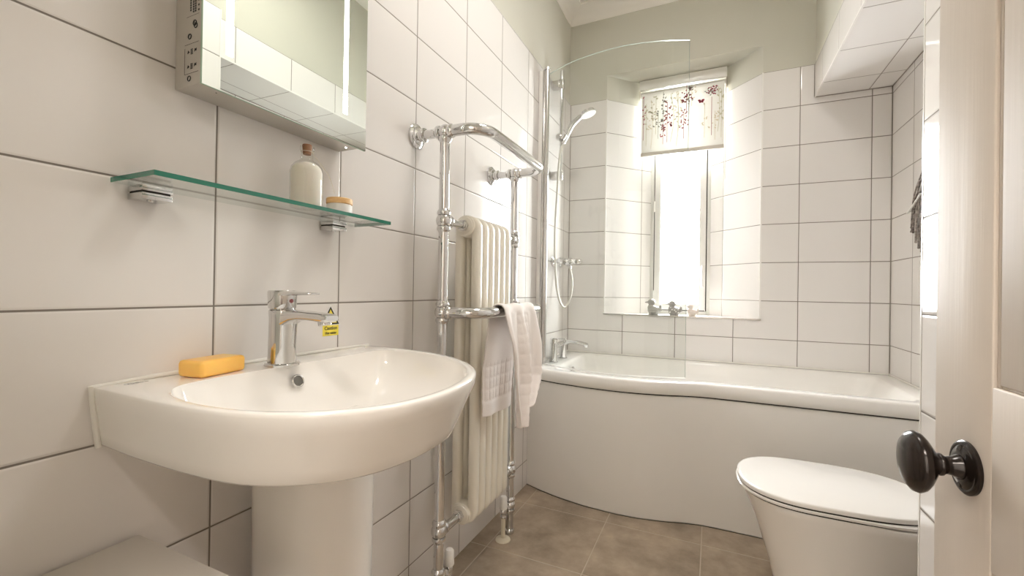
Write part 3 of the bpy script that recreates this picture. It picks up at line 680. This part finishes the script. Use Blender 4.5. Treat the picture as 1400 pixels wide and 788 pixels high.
# pedestal
mb = MB(); rings = []
for (z, k) in ((0.0, 1.08), (0.01, 1.08), (0.035, 1.0), (0.3, 0.98), (0.6, 1.0), (0.756, 1.03)):
    r = []
    for i in range(49):
        a = -PI*0.80+PI*1.60*i/48; e = 2/2.15
        x = 0.150+0.112*k*math.copysign(abs(math.cos(a))**e, math.cos(a)); y = 0.116+0.108*k*math.copysign(abs(math.sin(a))**e, math.sin(a)); r.append(Vector((x, y, z)))
    r += [Vector((0.02, 0.116+0.03*k, z)), Vector((0.004, 0.116+0.03*k, z)), Vector((0.004, 0.116-0.03*k, z)), Vector((0.02, 0.116-0.03*k, z))]
    rings.append(r)
mb.loft(rings, 0, True); obj('pedestal', mb, m_cer, bs, ang=50)

# basin tap
tp = thing('basin_tap', 'chrome single-lever mixer tap on the wash basin', 'tap', (0.078, 0.09, zr))
mb = MB(); mb.lathe((0.078, 0.09, zr-0.0005), (0, 0, 1), [(0, .033), (.004, .033), (.006, .030)], 36); obj('base_ring', mb, m_chrome, tp)
mb = MB(); rings = []
for (z, r0, sx) in ((.868, .0270, 0), (.90, .0258, 0), (.94, .0262, .001), (.957, .027, .003), (.970, .028, .003), (.9745, .0275, .002), (.976, .0245, 0)):
    rings.append([Vector((0.078+sx+r0*math.cos(a), 0.09+r0*math.sin(a), z)) for a in [2*PI*i/36 for i in range(36)]])
mb.loft(rings, 0, True)
def rrect(c, ax, up, w, h, n=5, e=0.4):
    out = []
    for k in range(24):
        a = 2*PI*k/24; ca, sa = math.cos(a), math.sin(a)
        out.append(c+ax*w*math.copysign(abs(ca)**e, ca)+up*h*math.copysign(abs(sa)**e, sa))
    return out
SPn = [(.085, .952, .023, .022), (.100, .960, .0215, .0160), (.118, .9645, .020, .0115), (.140, .966, .0188, .0092), (.165, .9655, .018, .0085), (.185, .9645, .0175, .0090), (.202, .963, .017, .0092), (.212, .963, .0165, .0078), (.216, .9635, .015, .0050)]
mb.loft([rrect(Vector((x, .09, z)), Vector((0, 1, 0)), Vector((0, 0, 1)), w_, h_, e=.55) for x, z, w_, h_ in SPn], 0, True)
obj('tap_body', mb, m_chrome, tp)
mb = MB(); mb.lathe((0.196, 0.09, 0.9565), (0.22, 0, -1), [(0, .0125), (.007, .0125), (.008, .010)], 24); obj('aerator', mb, m_chrome, tp)
mb = MB(); mb.lathe((0.078, .09, .9765), (0, 0, 1), [(0, .0235), (.0015, .0235)], 28, mi=1)
rings = []
for (z, r0) in ((.9783, .0250), (.981, .0262), (.995, .0268), (1.005, .0275), (1.0125, .0275), (1.0150, .0255)):
    rings.append([Vector((0.076+r0*math.cos(a), 0.09+r0*math.sin(a), z+0.03*(r0*math.cos(a))*0)) for a in [2*PI*i/36 for i in range(36)]])
mb.loft(rings, 0, True)
mb.loft([rrect(Vector((x, .09, z)), Vector((0, 1, 0)), Vector((0, 0, 1)), w_, h_, e=.6) for x, z, w_, h_ in ((.07, 1.0085, .024, .006), (.10, 1.0095, .0215, .0055), (.125, 1.0095, .017, .0035), (.150, 1.0095, .0155, .0028), (.166, 1.0095, .014, .0024), (.170, 1.0095, .010, .0014))], 0, True)
obj('lever', mb, [m_chrome, m_satin], tp)
mb = MB(); mb.lathe((0.1026, .09, .994), (1, 0, 0), [(0, .004), (.0012, .004)], 14); obj('temperature_dot', mb, mat('blue_red_dot', (.35, .08, .08), .4), tp)

# soap
mb = MB(); Ts = Matrix.Translation((0.052, -0.030, zr+0.0005)) @ Matrix.Rotation(math.radians(10), 4, 'Z')
mb.box((-0.0275, -0.045, 0), (0.0275, 0.045, 0.029), bev=0.006, T=Ts); o = obj('soap_bar', mb, m_soap, loc=(0.052, -0.030, zr), ang=60)
tag(o, 'translucent orange bar of soap lying on the basin edge', 'soap')

# caution sticker
mb = MB(); X = 0.0008
def tri(cy, cz, hw, h, x, mi): mb.poly([(x, cy-hw, cz), (x, cy+hw, cz), (x, cy, cz+h)], mi)
mb.box((0.0003, .2605, .9005), (0.0007, .3105, .9265), 0)
mb.poly([(.0006, .2525, .9265), (.0006, .3155, .9265), (.0006, .284, .9785)], 2)
tri(.284, .9285, .0285, .046, .0008, 1); tri(.284, .9325, .0205, .0345, .0010, 0)
Tt = Matrix(((0, 0, 1, 0.0009), (1, 0, 0, 0.2855), (0, 1, 0, 0.9155), (0, 0, 0, 1)))
text_mb(mb, 'Caution', 0.0125, Tt, 1, bold=0.0002)
Tt = Matrix(((0, 0, 1, 0.0009), (1, 0, 0, 0.2855), (0, 1, 0, 0.9045), (0, 0, 0, 1)))
text_mb(mb, 'Hot water', 0.0085, Tt, 1, bold=0.0002)
mb.poly([(.0012, .284+.0045*math.cos(a), .9475+.006*math.sin(a)) for a in [2*PI*i/14 for i in range(14)]], 1)
for k in (-1, 0, 1): mb.box((.0010, .284+k*.006-.0012, .9345), (.0012, .284+k*.006+.0012, .9415), 1)
o = obj('caution_sticker', mb, [m_yel, m_blk, m_wht], loc=(0, .285, .90)); tag(o, 'yellow Caution Hot water warning sticker with black triangle on the tiles', 'sticker')

# ------------------------------------------------------------------ glass shelf and things on it
sf = thing('glass_shelf', 'clear glass shelf with green edge on two chrome brackets', 'shelf', (0, 0.097, 1.18))
ZL = 1.1855; TH = 0.008; SX, SY0, SY1 = 0.126, -0.163, 0.358
mb = MB(); mb.box((0.002, SY0, ZL), (SX, SY1, ZL+TH)); 
for i in range(6): mb.m[i] = 0 if i in (0, 1, 4) else 1
obj('glass_panel', mb, [m_sglass, m_gedge], sf)
for y in (-0.118, 0.268):
    mb = MB(); mb.box((0.0005, y-0.022, ZL-0.0100), (0.044, y+0.022, ZL-0.0004), bev=0.0008); mb.box((0.0005, y-0.022, ZL-0.023), (0.044, y+0.022, ZL-0.0130), bev=0.0008); mb.box((0.003, y-0.020, ZL-0.0135), (0.041, y+0.020, ZL-0.0095), 1)  # dark spacer paints the shade between the two slabs
    mb.lathe((0.022, y, ZL-0.023), (0, 0, -1), [(0, .005), (.002, .0045)], 14)
    br = obj('bracket', mb, [m_chrome, m_dark], sf)
ZP = ZL+TH+0.0003
bo = thing('corked_bottle', 'clear glass bottle of white bath salts with cork stopper on glass shelf', 'bottle', (0.068, 0.150, ZP))
prof = [(0, .026), (.002, .032), (.006, .0335), (.080, .0335), (.090, .031), (.098, .025), (.1035, .0165), (.107, .0125), (.126, .0115), (.128, .0145), (.135, .0145), (.137, .0115)]
mb = MB(); mb.lathe((0.068, .150, ZP), (0, 0, 1), prof, 40, cap=False); mb.face(range(0, 40)[::-1]); obj('glass_body', mb, m_bglass, bo, ang=60)
mb = MB(); mb.lathe((0.068, .150, ZP+.004), (0, 0, 1), [(0, .029), (.003, .0315), (.076, .0315), (.085, .0288), (.092, .0225), (.0955, .014), (.096, .004)], 40); obj('bath_salts', mb, m_salt, bo, ang=60)
mb = MB(); mb.lathe((0.068, .150, ZP+.119), (0, 0, 1), [(0, .0082), (.019, .0098), (.0212, .0092)], 24); obj('cork', mb, m_cork, bo)
mb = MB(); pc = spline([(0.068+.0125, .150, ZP+.124), (.085, .175, ZP+.10), (.088, .196, ZP+.075), (.085, .212, ZP+.045)], 8); mb.tube(pc, 0.0005, 6); mb.tube([Vector((0.068, .150, ZP+.1245))+Vector((.0125*math.cos(a), .0125*math.sin(a), 0)) for a in [2*PI*i/20 for i in range(20)]], .0006, 6, closed=True)
obj('string', mb, m_pipe, bo)
jr = thing('cream_jar', 'small frosted jar with a pale bamboo lid beside the bottle', 'jar', (0.068, 0.243, ZP))
mb = MB(); mb.lathe((0.068, .243, ZP), (0, 0, 1), [(0, .024), (.002, .0275), (.005, .0285), (.024, .0285), (.026, .027)], 36); obj('jar_body', mb, m_frost, jr, ang=50)
mb = MB(); mb.lathe((0.068, .243, ZP+.0262), (0, 0, 1), [(0, .0285), (.001, .0295), (.012, .0295), (.0135, .028)], 36); obj('lid', mb, m_bamboo, jr)

# ------------------------------------------------------------------ mirror cabinet
cb = thing('mirror_cabinet', 'illuminated mirror cabinet with two vertical light strips above the shelf', 'cabinet', (0, 0.115, 1.365))
CY0, CY1, CB, CT, CX = -0.074, 0.302, 1.371, 2.03, 0.078
mb = MB(); mb.box((0.0006, CY0, CB), (CX, CY1, CT), bev=0.002); mb.lathe((0.060, CY0+0.036, CB-0.0003), (0, 0, 1), [(0, .0014), (.0006, .0014)], 10, mi=1); mb.lathe((0.045, CY1-0.02, CB-0.0006), (0, 0, 1), [(0, .0025), (.0012, .0025)], 10, mi=2)
obj('cabinet_body', mb, [m_cab, m_dark, m_led], cb)
MX = CX+0.001; MY0, MY1, MZ0, MZ1 = CY0-0.006, CY1+0.006, CB-0.006, CT+0.006
mb = MB(); mb.box((MX, MY0, MZ0), (MX+0.005, MY1, MZ1)); 
for i in range(6): mb.m[i] = 1
mb.m[5] = 0
ROT = Matrix.Translation((MX, MY1, 0)) @ Matrix.Rotation(math.radians(1.0), 4, 'Z') @ Matrix.Translation((-MX, -MY1, 0))
mb.v = [ROT @ p for p in mb.v]
mir = obj('mirror_glass', mb, [m_mirror, mat('mirror_edge', (0.45, 0.62, 0.50), 0.1, spec=.6)], cb)
for y in (-0.0345, 0.2395):
    mb = MB(); mb.box((MX+0.0051, y-0.0062, 1.433), (MX+0.0056, y+0.0062, 1.97), T=ROT); obj('light_strip', mb, m_led, mir)
# printed side panel: icons, small arrows, unreadable lines of text
mb = MB(); YS = CY0-0.0004
def ring2(x, z, r):
    pts = [(x+r*math.cos(a), YS, z+r*math.sin(a)) for a in [2*PI*i/18 for i in range(18)]]; mb.tube(pts, 0.0009, 6, closed=True)
ring2(.044, 1.457, .0042); ring2(.044, 1.3835, .0042); ring2(.058, 1.478, .0045); ring2(.061, 1.473, .0042); mb.ball((.0555, YS, 1.480), .002, 1, .2, 1, 10, 6)
def tr2(x, z, s, up): mb.poly([(x-s, YS, z-s*up), (x+s, YS, z-s*up), (x, YS, z+s*up)][::1 if up > 0 else -1])
for zc in (1.430, 1.4045):
    mb.poly([(.0395, YS, zc-.003), (.0445, YS, zc), (.0395, YS, zc+.003)][::1]); mb.poly([(.0645, YS, zc-.003+.001), (.0595, YS, zc+.001), (.0645, YS, zc+.003+.001)][::-1])
    mb.poly([(.0375, YS, zc-.0028), (.0445, YS, zc-.001), (.0400, YS, zc+.0036)]); mb.poly([(.0575, YS, zc-.0028), (.0645, YS, zc+.0005), (.0590, YS, zc+.0038)])
    for k in range(4): mb.box((.0475, YS-.0002, zc-.005+k*.0026), (.0535, YS+.0001, zc-.0036+k*.0026))
for (x, n0) in ((.0440, 10), (.0520, 12), (.0580, 9), (.0670, 11)):
    for k in range(n0):
        if random.random() < .85: mb.box((x, YS-.0002, 1.497+k*.0042), (x+.0035, YS+.0001, 1.5000+k*.0042))
mb.box((.030, YS-.0001, 1.392), (.0305, YS+.0001, 1.438)); mb.box((.030, YS-.0001, 1.392), (.070, YS+.0001, 1.3925)); mb.box((.030, YS-.0001, 1.4435), (.070, YS+.0001, 1.444)); mb.box((.034, YS-.0001, 1.492), (.070, YS+.0001, 1.4924))
obj('printed_label', mb, m_blk, cb)

# ------------------------------------------------------------------ towel radiator
rd = thing('towel_radiator', 'traditional chrome towel rail with a cream column radiator inside', 'radiator', (0.11, 0.88, 0))
PX, PY0, PY1, RR = 0.112, 0.620, 1.148, 0.0158
ZR, ZM, ZU, ZLW, ZV = 1.515, 0.950, 1.236, 0.268, 0.118
def joint(mb, c, axes, r=0.025):
    mb.ball(c, r, 1, 1, 1, 24, 14)
    for a in axes:
        a = Vector(a); mb.lathe(Vector(c)+a*r*0.72, a, [(0, RR+.0045), (.004, RR+.006), (.010, RR+.006), (.014, RR+.003), (.018, RR+.0008)], 24)
posts = {}
for y in (PY0, PY1):
    mb = MB(); mb.tube([(PX, y, 0.0), (PX, y, ZR)], RR, 24)
    mb.lathe((PX, y, 0), (0, 0, 1), [(0, RR+.004), (.014, RR+.004), (.018, RR+.001)], 24)
    s = 1 if y == PY0 else -1
    joint(mb, (PX, y, ZU), [(0, 0, 1), (0, 0, -1), (0, s, 0)]); joint(mb, (PX, y, ZM), [(0, 0, 1), (0, 0, -1), (1, 0, 0)])
    joint(mb, (PX, y, ZLW), [(0, 0, 1), (0, 0, -1), (0, s, 0)]); joint(mb, (PX, y, ZV), [(0, 0, 1), (0, 0, -1)], 0.023)
    joint(mb, (PX, y, ZR), [(0, 0, -1), (1, 0, 0), (-1, 0, 0)], 0.023)
    posts[y] = obj('post', mb, m_chrome, rd)
    mb = MB(); mb.lathe((0.0006, y, ZR), (1, 0, 0), [(0, .0395), (.004, .0395), (.007, .036), (.009, .028), (.014, .027), (.018, .019), (.024, .0185), (.028, .0225), (.034, .0225), (.036, .0175)], 32); mb.tube([(0.03, y, ZR), (PX, y, ZR)], RR-.001, 20)
    obj('wall_flange', mb, m_chrome, rd)
def urail(z, xf, rad):
    pts = [Vector((PX, PY0, z))]+arc((xf-rad, PY0+rad, z), (0, -1, 0), (1, 0, 0), rad, 0, PI/2, 10)+arc((xf-rad, PY1-rad, z), (1, 0, 0), (0, 1, 0), rad, 0, PI/2, 10)+[Vector((PX, PY1, z))]
    return pts
mb = MB(); mb.tube(urail(ZR, 0.245, 0.075), RR+.0022, 24); obj('top_rail', mb, m_chrome, rd)
XM = 0.243
mb = MB(); mb.tube(urail(ZM, XM, 0.075), RR+.0018, 24); obj('middle_rail', mb, m_chrome, rd)
# radiator sections
NSEC, PIT, Y0S = 6, 0.0452, 0.760
RX0, RX1, RZ0, RZ1 = 0.0805, 0.157, 0.232, 1.272
for i in range(NSEC):
    y = Y0S+PIT*i; mb = MB(); ry = 0.0200; rx = 0.0160; rt = 0.026
    path = []
    x0, x1, z0, z1 = RX0+rx*0.6, RX1-rx*0.2, RZ0+0.017, RZ1-0.017
    path += arc((x1-rt, y, z1-rt), (1, 0, 0), (0, 0, 1), rt, 0, PI/2, 7)+arc((x0+rt, y, z1-rt), (0, 0, 1), (-1, 0, 0), rt, 0, PI/2, 7)
    path += arc((x0+rt, y, z0+rt), (-1, 0, 0), (0, 0, -1), rt, 0, PI/2, 7)+arc((x1-rt, y, z0+rt), (0, 0, -1), (1, 0, 0), rt, 0, PI/2, 7)
    n = len(path); rings = []
    for k, p in enumerate(path):
        t = (path[(k+1) % n]-path[k-1]).normalized(); nn = Vector((t.z, 0, -t.x)); rings.append([p+nn*rx*math.copysign(abs(math.cos(2*PI*j/20))**.72, math.cos(2*PI*j/20))+Vector((0, 1, 0))*(ry-.0012)*math.copysign(abs(math.sin(2*PI*j/20))**.72, math.sin(2*PI*j/20)) for j in range(20)])
    rings.append(rings[0]); mb.loft(rings, 0, cap=False)
    for zz in (ZU, ZLW):
        xc = (RX0+RX1)/2
        mb.lathe((xc, y-PIT/2, zz), (0, 1, 0), [(0, .026), (.003, .029), (.008, .0345), (PIT/2-.006, .0385), (PIT/2+.006, .0385), (PIT-.008, .0345), (PIT-.003, .029), (PIT, .026)], 28)
    obj('radiator_section', mb, m_rad, rd, ang=60)
YE0, YE1 = Y0S-PIT/2, Y0S+PIT*(NSEC-.5)
xc = (RX0+RX1)/2
for zz in (ZU, ZLW):
    for (ya, yb, sg) in ((YE0, PY0, -1), (YE1, PY1, 1)):
        mb = MB(); mb.lathe((xc, ya, zz), (0, sg, 0), [(-.004, .0365), (.001, .0355), (.003, .031), (.006, .0295), (.008, .0235), (.009, .022)], 28); obj('end_boss', mb, m_rad, rd)
        yc = ya+sg*.009; mb = MB()
        mb.lathe((xc, yc, zz), (0, sg, 0), [(0, .0175), (.001, .0195), (.011, .0195), (.012, .0165)], 6); mb.lathe((xc, yc+sg*.012, zz), (0, sg, 0), [(0, .0165), (.006, .0165), (.008, .012)], 24)
        mb.tube([(xc, yc+sg*.012, zz), (xc, yc+sg*.022, zz), (xc*.5+PX*.5, (yc+yb)/2, zz), (PX, yb-sg*.01, zz)], 0.0115, 20)
        obj('connecting_pipe', mb, m_chrome, rd)
for (y, s) in ((PY0, 1), (PY1, -1)):
    vy = y+s*0.062; vx = PX
    vv = MB(); vv.tube([(PX, y, ZV), (PX, y+s*.04, ZV-.002), (vx, vy, ZV-.004)], .0105, 16); vv.lathe((PX, y+s*.026, ZV-.001), (0, s, 0), [(0, .0135), (.002, .0155), (.011, .0155), (.013, .0135)], 6)
    vv.lathe((vx, vy, ZV-.028), (0, 0, 1), [(0, .011), (.006, .014), (.010, .012), (.018, .012), (.022, .0155), (.032, .0155), (.038, .012)], 24)
    va = obj('valve', vv, m_chrome, rd)
    mb = MB(); mb.lathe((vx, vy, ZV+.010), (0, 0, 1), [(0, .0155), (.003, .0165), (.044, .0150), (.050, .011)], 24); obj('valve_cap', mb, m_wplas, va)
    mb = MB(); mb.cyl((vx, vy, 0.003), (vx, vy, ZV-.027), .0085); obj('floor_pipe', mb, m_pipe, va)
    mb = MB(); mb.lathe((vx, vy, 0.0003), (0, 0, 1), [(0, .031), (.004, .030), (.008, .016), (.010, .0095)], 28); obj('pipe_collar', mb, m_pipe, va)

# ------------------------------------------------------------------ towel over the middle rail
def cloth(nu, path_fn, name, parent=None):
    pass
NU, NV = 44, 110
front_len, back_len = 0.388, 0.345
rt = RR+0.0018+0.0062; zc = ZM
tot = front_len+PI*rt+back_len
P = []
for j in range(NV+1):
    s = tot*j/NV
    row = []
    for i in range(NU+1):
        u = i/NU
        if s < front_len:
            d = (front_len-s)/front_len          # 0 at rail, 1 at hem
            yl = 0.740+0.070*d**1.2; yr = 0.998+0.010*math.sin(min(d*1.25, 1)*PI/2)-0.085*max(0, d-.62)/.38
            z = zc-d*front_len-0.012*math.sin(u*5)*d; 
            if d > .7: z += 0.055*max(0, u-.55)*(d-.7)/.3*2.2
            fold = (0.013*math.sin(u*PI*2*2.3+.7)+0.007*math.sin(u*PI*2*4.4+d*2))*(0.25+.75*min(d*3, 1))
            x = XM+rt+0.012+0.012*d+fold
            x -= 0.010*(1-min(d*4, 1))
        elif s < front_len+PI*rt:
            a = (s-front_len)/rt; yl = 0.740; yr = 0.998
            x = XM+rt*math.cos(a)+0.002+0.0035*math.sin(u*PI*2*2.3+.7)*(math.cos(a)+1)/2; z = zc+rt*math.sin(a)*1.0+0.002*math.sin(u*PI*2*2.3+.7)
        else:
            d = (s-front_len-PI*rt)/back_len; yl = 0.740-0.012*min(d*1.6, 1); yr = 0.998-0.06*d
            z = zc-d*back_len-0.012*math.sin(u*2.5)*d; x = XM-rt-0.003-0.016*min(d*2, 1)+0.006*math.sin(u*9)*d
        y = yl+(yr-yl)*u
        row.append(Vector((x, y, z)))
    P.append(row)
mb = MB()
for row in P: mb.v += row
K = NU+1
for j in range(NV):
    for i in range(NU): mb.face((j*K+i, (j+1)*K+i, (j+1)*K+i+1, j*K+i+1), 0, True)
# woven check band near each hem: raised squares pressed into the pile
for j in range(NV+1):
    s = tot*j/NV
    for (a, b) in ((0.06, 0.20), (tot-0.17, tot-0.05)):
        if a < s < b:
            for i in range(NU+1):
                cell = (math.sin((s-a)*PI*2/0.036) > 0.75) or (math.sin(i/NU*PI*2*7.5) > 0.8)
                if cell: mb.v[j*K+i] = mb.v[j*K+i]+Vector((-0.0028 if s < front_len else -0.0028, 0, 0))
for j in range(NV+1):
    s = tot*j/NV
    if 0.03 < s < front_len*0.97:
        for i in range(NU+1):
            u = i/NU
            if .36 < u < .74 and ((s % 0.034) < 0.008 or int(u*100) % 9 < 2): mb.v[j*K+i] = mb.v[j*K+i]+Vector((-0.0026, 0, 0))
tw = obj('hand_towel', mb, m_towel, loc=(XM, .9, ZM), sharp=False)
sd = tw.modifiers.new('thick', 'SOLIDIFY'); sd.thickness = 0.006; sd.offset = 0
ss = tw.modifiers.new('sub', 'SUBSURF'); ss.levels = 1; ss.render_levels = 1
tag(tw, 'pale towel with a woven check band hanging over the middle rail', 'towel')

# ------------------------------------------------------------------ toilet
tl = thing('toilet', 'white back-to-wall toilet with its slim lid closed', 'toilet', (1.35, 1.125, 0))
def oval(xf, xb, hw, z, nf=2.4, nb=4.0, cy=1.125, n=72, xm=None):
    out = []; xm = xf+0.20 if xm is None else xm
    for i in range(n):
        a = 2*PI*i/n; ca, sa = math.cos(a), math.sin(a)
        if ca < 0: e = 2/nf; x = xm-(xm-xf)*abs(ca)**e; y = cy+hw*math.copysign(abs(sa)**e, sa)
        else: e = 2/nb; x = xm+(xb-xm)*abs(ca)**e; y = cy+hw*math.copysign(abs(sa)**(2/nb), sa)
        out.append(Vector((x, y, z)))
    return out
mb = MB(); mb.loft([oval(1.078, 1.697, .150, 0, nb=12), oval(1.074, 1.697, .152, .02, nb=12), oval(1.068, 1.697, .153, .10, nb=12), oval(1.050, 1.697, .158, .18, nb=12), oval(1.010, 1.697, .170, .31, nb=12), oval(.981, 1.697, .181, .38, nb=12), oval(.973, 1.697, .184, .4005, nb=12), oval(.977, 1.697, .182, .4045, nb=12)], 0, True)
obj('pan', mb, m_cer, tl, ang=55)
mb = MB(); mb.loft([oval(.964, 1.45, .1865, .4088), oval(.959, 1.452, .1893, .4095), oval(.958, 1.452, .190, .4155), oval(.960, 1.450, .189, .4165)], 0, True); obj('seat', mb, m_acr, tl, ang=50)
mb = MB(); mb.loft([oval(.966, 1.452, .186, .4212, nb=3.0), oval(.9615, 1.456, .1880, .4220, nb=3.0), oval(.961, 1.456, .1885, .4310, nb=3.0), oval(.963, 1.455, .1875, .4335, nb=3.0), oval(.970, 1.45, .184, .4350, nb=3.0)], 0, True); obj('lid', mb, m_acr, tl, ang=50)
mb = MB(); mb.loft([oval(.966, 1.448, .1848, .404, nb=3), oval(.966, 1.448, .1848, .4215, nb=3)], 0, True); obj('seat_gap_shade', mb, m_dark, tl)  # dark filler paints the shade under lid and seat

# ------------------------------------------------------------------ hanging ornament on the right wall
mb = MB(); XO = XR-0.016
rnd = random.Random(3)
mb.tube(spline([(XR-.001, 1.875, 1.60), (XO, 1.870, 1.592), (XO, 1.872, 1.565), (XO, 1.885, 1.545)], 6), .0035, 8)
for k in range(9):
    y1 = 1.978-0.024*k; zb = 1.335-0.032*k+rnd.uniform(-.012, .012) if k < 6 else 1.20+0.02*(k-6); zt = 1.545-0.01*(k % 3)
    yt = 1.890-0.012*k
    pts = spline([(XO+rnd.uniform(-.004, .004), yt, zt), (XO-.004, yt+(y1-yt)*.55+.010, zt+(zb-zt)*.4), (XO+rnd.uniform(-.004, .004), y1, zb)], 8)
    mb.tube(pts, [0.0028+.0016*i/len(pts) for i in range(len(pts))], 9, mi=0)
    mb.ball(pts[-1], .0065, .8, 1, 1, 10, 6)
for k in range(5):
    z = 1.50-0.045*k; yy = 1.90+0.013*k; mb.tube([(XO-.006, yy+.02, z-.012), (XO-.008, yy-.02, z+.016)], .0035, 8)
ornm = mb
o = obj('hanging_ornament', ornm, m_wood, loc=(XO, 1.9, 1.59)); tag(o, 'dark twisted rod wall ornament hanging on the right tiled wall', 'wall ornament')
mb = MB(); mb.tube([(XO-.014, 1.985, 1.395), (XO-.014, 1.93, 1.418), (XO-.014, 1.85, 1.455)], .0035, 8); obj('pale_tie', mb, m_wht, o)

# ------------------------------------------------------------------ lidded box by the basin
bx = thing('storage_box', 'low off-white lidded box against the wall left of the basin', 'box', (0.2, -0.32, 0))
mb = MB(); mb.box((0.018, -0.50, 0.0), (0.392, -0.127, 0.581), bev=0.006); obj('box_body', mb, m_box, bx)
mb = MB(); mb.box((0.010, -0.508, 0.582), (0.400, -0.119, 0.605), bev=0.003); obj('lid', mb, m_box, bx)

# ------------------------------------------------------------------ door, standing open on the right
th = math.radians(2); RP = Vector((1.1239, 0.0977, 0))
dn = Vector((-math.cos(th), -math.sin(th), 0)); du_ = Vector((-math.sin(th), math.cos(th), 0))
TD = Matrix(((du_.x, dn.x, 0, RP.x), (du_.y, dn.y, 0, RP.y), (0, 0, 1, 0), (0, 0, 0, 1)))   # (s, n, z)
dr = thing('door_1', 'open taupe painted panel door in the right foreground', None, RP+du_*-0.72, kind='structure')
mb = MB(); ds = -0.003
def db(s0, s1, z0, z1, n0=-0.040, n1=0.0, bev=0.0015): mb.box((s0, n0, z0), (s1, n1, z1), T=TD, bev=bev)
S1, S0 = 0.0660, -0.700
PU, PL = 0.936, 0.757        # bottom of the upper panels, top of the lower panels
db(-0.0410, S1, 0.012, 1.98); db(S0, S0+0.10, 0.012, 1.98)
db(-0.385, -0.295, 0.012, 1.98)
for (s0, s1) in ((-0.295, -0.0410), (S0+0.10, -0.385)):
    db(s0, s1, PL, PU); db(s0, s1, 0.012, 0.20); db(s0, s1, 1.88, 1.98)
    for (z0, z1) in ((0.20, PL), (PU, 1.88)):
        mb.box((s0+0.0095, -0.030, z0+.003), (s1-0.0095, -0.0012, z1-.003), T=TD, bev=.0015)
        w_ = 0.009
        for (a0, a1, b0, b1) in ((s0, s0+w_, z0, z1), (s1-w_, s1, z0, z1), (s0+w_, s1-w_, z0, z0+.003), (s0+w_, s1-w_, z1-.003, z1)):
            mb.box((a0, -0.030, b0), (a1, -0.0075, b1), T=TD); mb.box((a0+(a1-a0)*.45 if a1-a0 < .02 else a0, -0.010, b0), (a1-(a1-a0)*.1 if a1-a0 < .02 else a1, -0.0030, b1), T=TD, bev=.0012)
obj('door_leaf', mb, m_door, dr, ang=50)
kz = 0.8435
kb = MB(); c0 = RP+Vector((0, 0, kz))+du_*-0.003
kb.lathe(c0+dn*0.005, dn, [(0, .0125), (.004, .0128), (.008, .0100), (.013, .0092), (.0155, .0098), (.0168, .0115), (.0190, .0118), (.0205, .0105), (.0225, .0135), (.0262, .0195), (.0305, .0262), (.0345, .0308), (.0385, .0325), (.0425, .0312), (.0462, .0262), (.0487, .0185), (.0500, .0105), (.0504, .003)], 40)
kn = obj('door_knob', kb, m_knob, dr, ang=60)
kb = MB(); kb.lathe(c0, dn, [(0.0002, .0275), (.003, .0280), (.0048, .0262), (.0056, .0235), (.0050, .0222), (.0062, .0205), (.0075, .0135)], 40); 
for s in (1, -1):
    kb.lathe(c0+Vector((0, 0, s*.0195))+du_*0.002+dn*.0058, dn, [(0, .0035), (.0012, .0028)], 12)
obj('rose_plate', kb, m_knob, kn, ang=50)
# unseen housing added around the bathroom fill light
def lamp(name, label, c, s):
    t_ = thing(name, label, 'ceiling lamp', c)
    mb = MB(); mb.box((c[0]-s, c[1]-s, c[2]+0.002), (c[0]+s, c[1]+s, c[2]+0.040), bev=0.008); obj('fill_housing', mb, m_wplas, t_)
lamp('added_fill_housing', 'unseen square white housing added around the ceiling fill light', (0.80, 0.75, 2.843), 0.19)
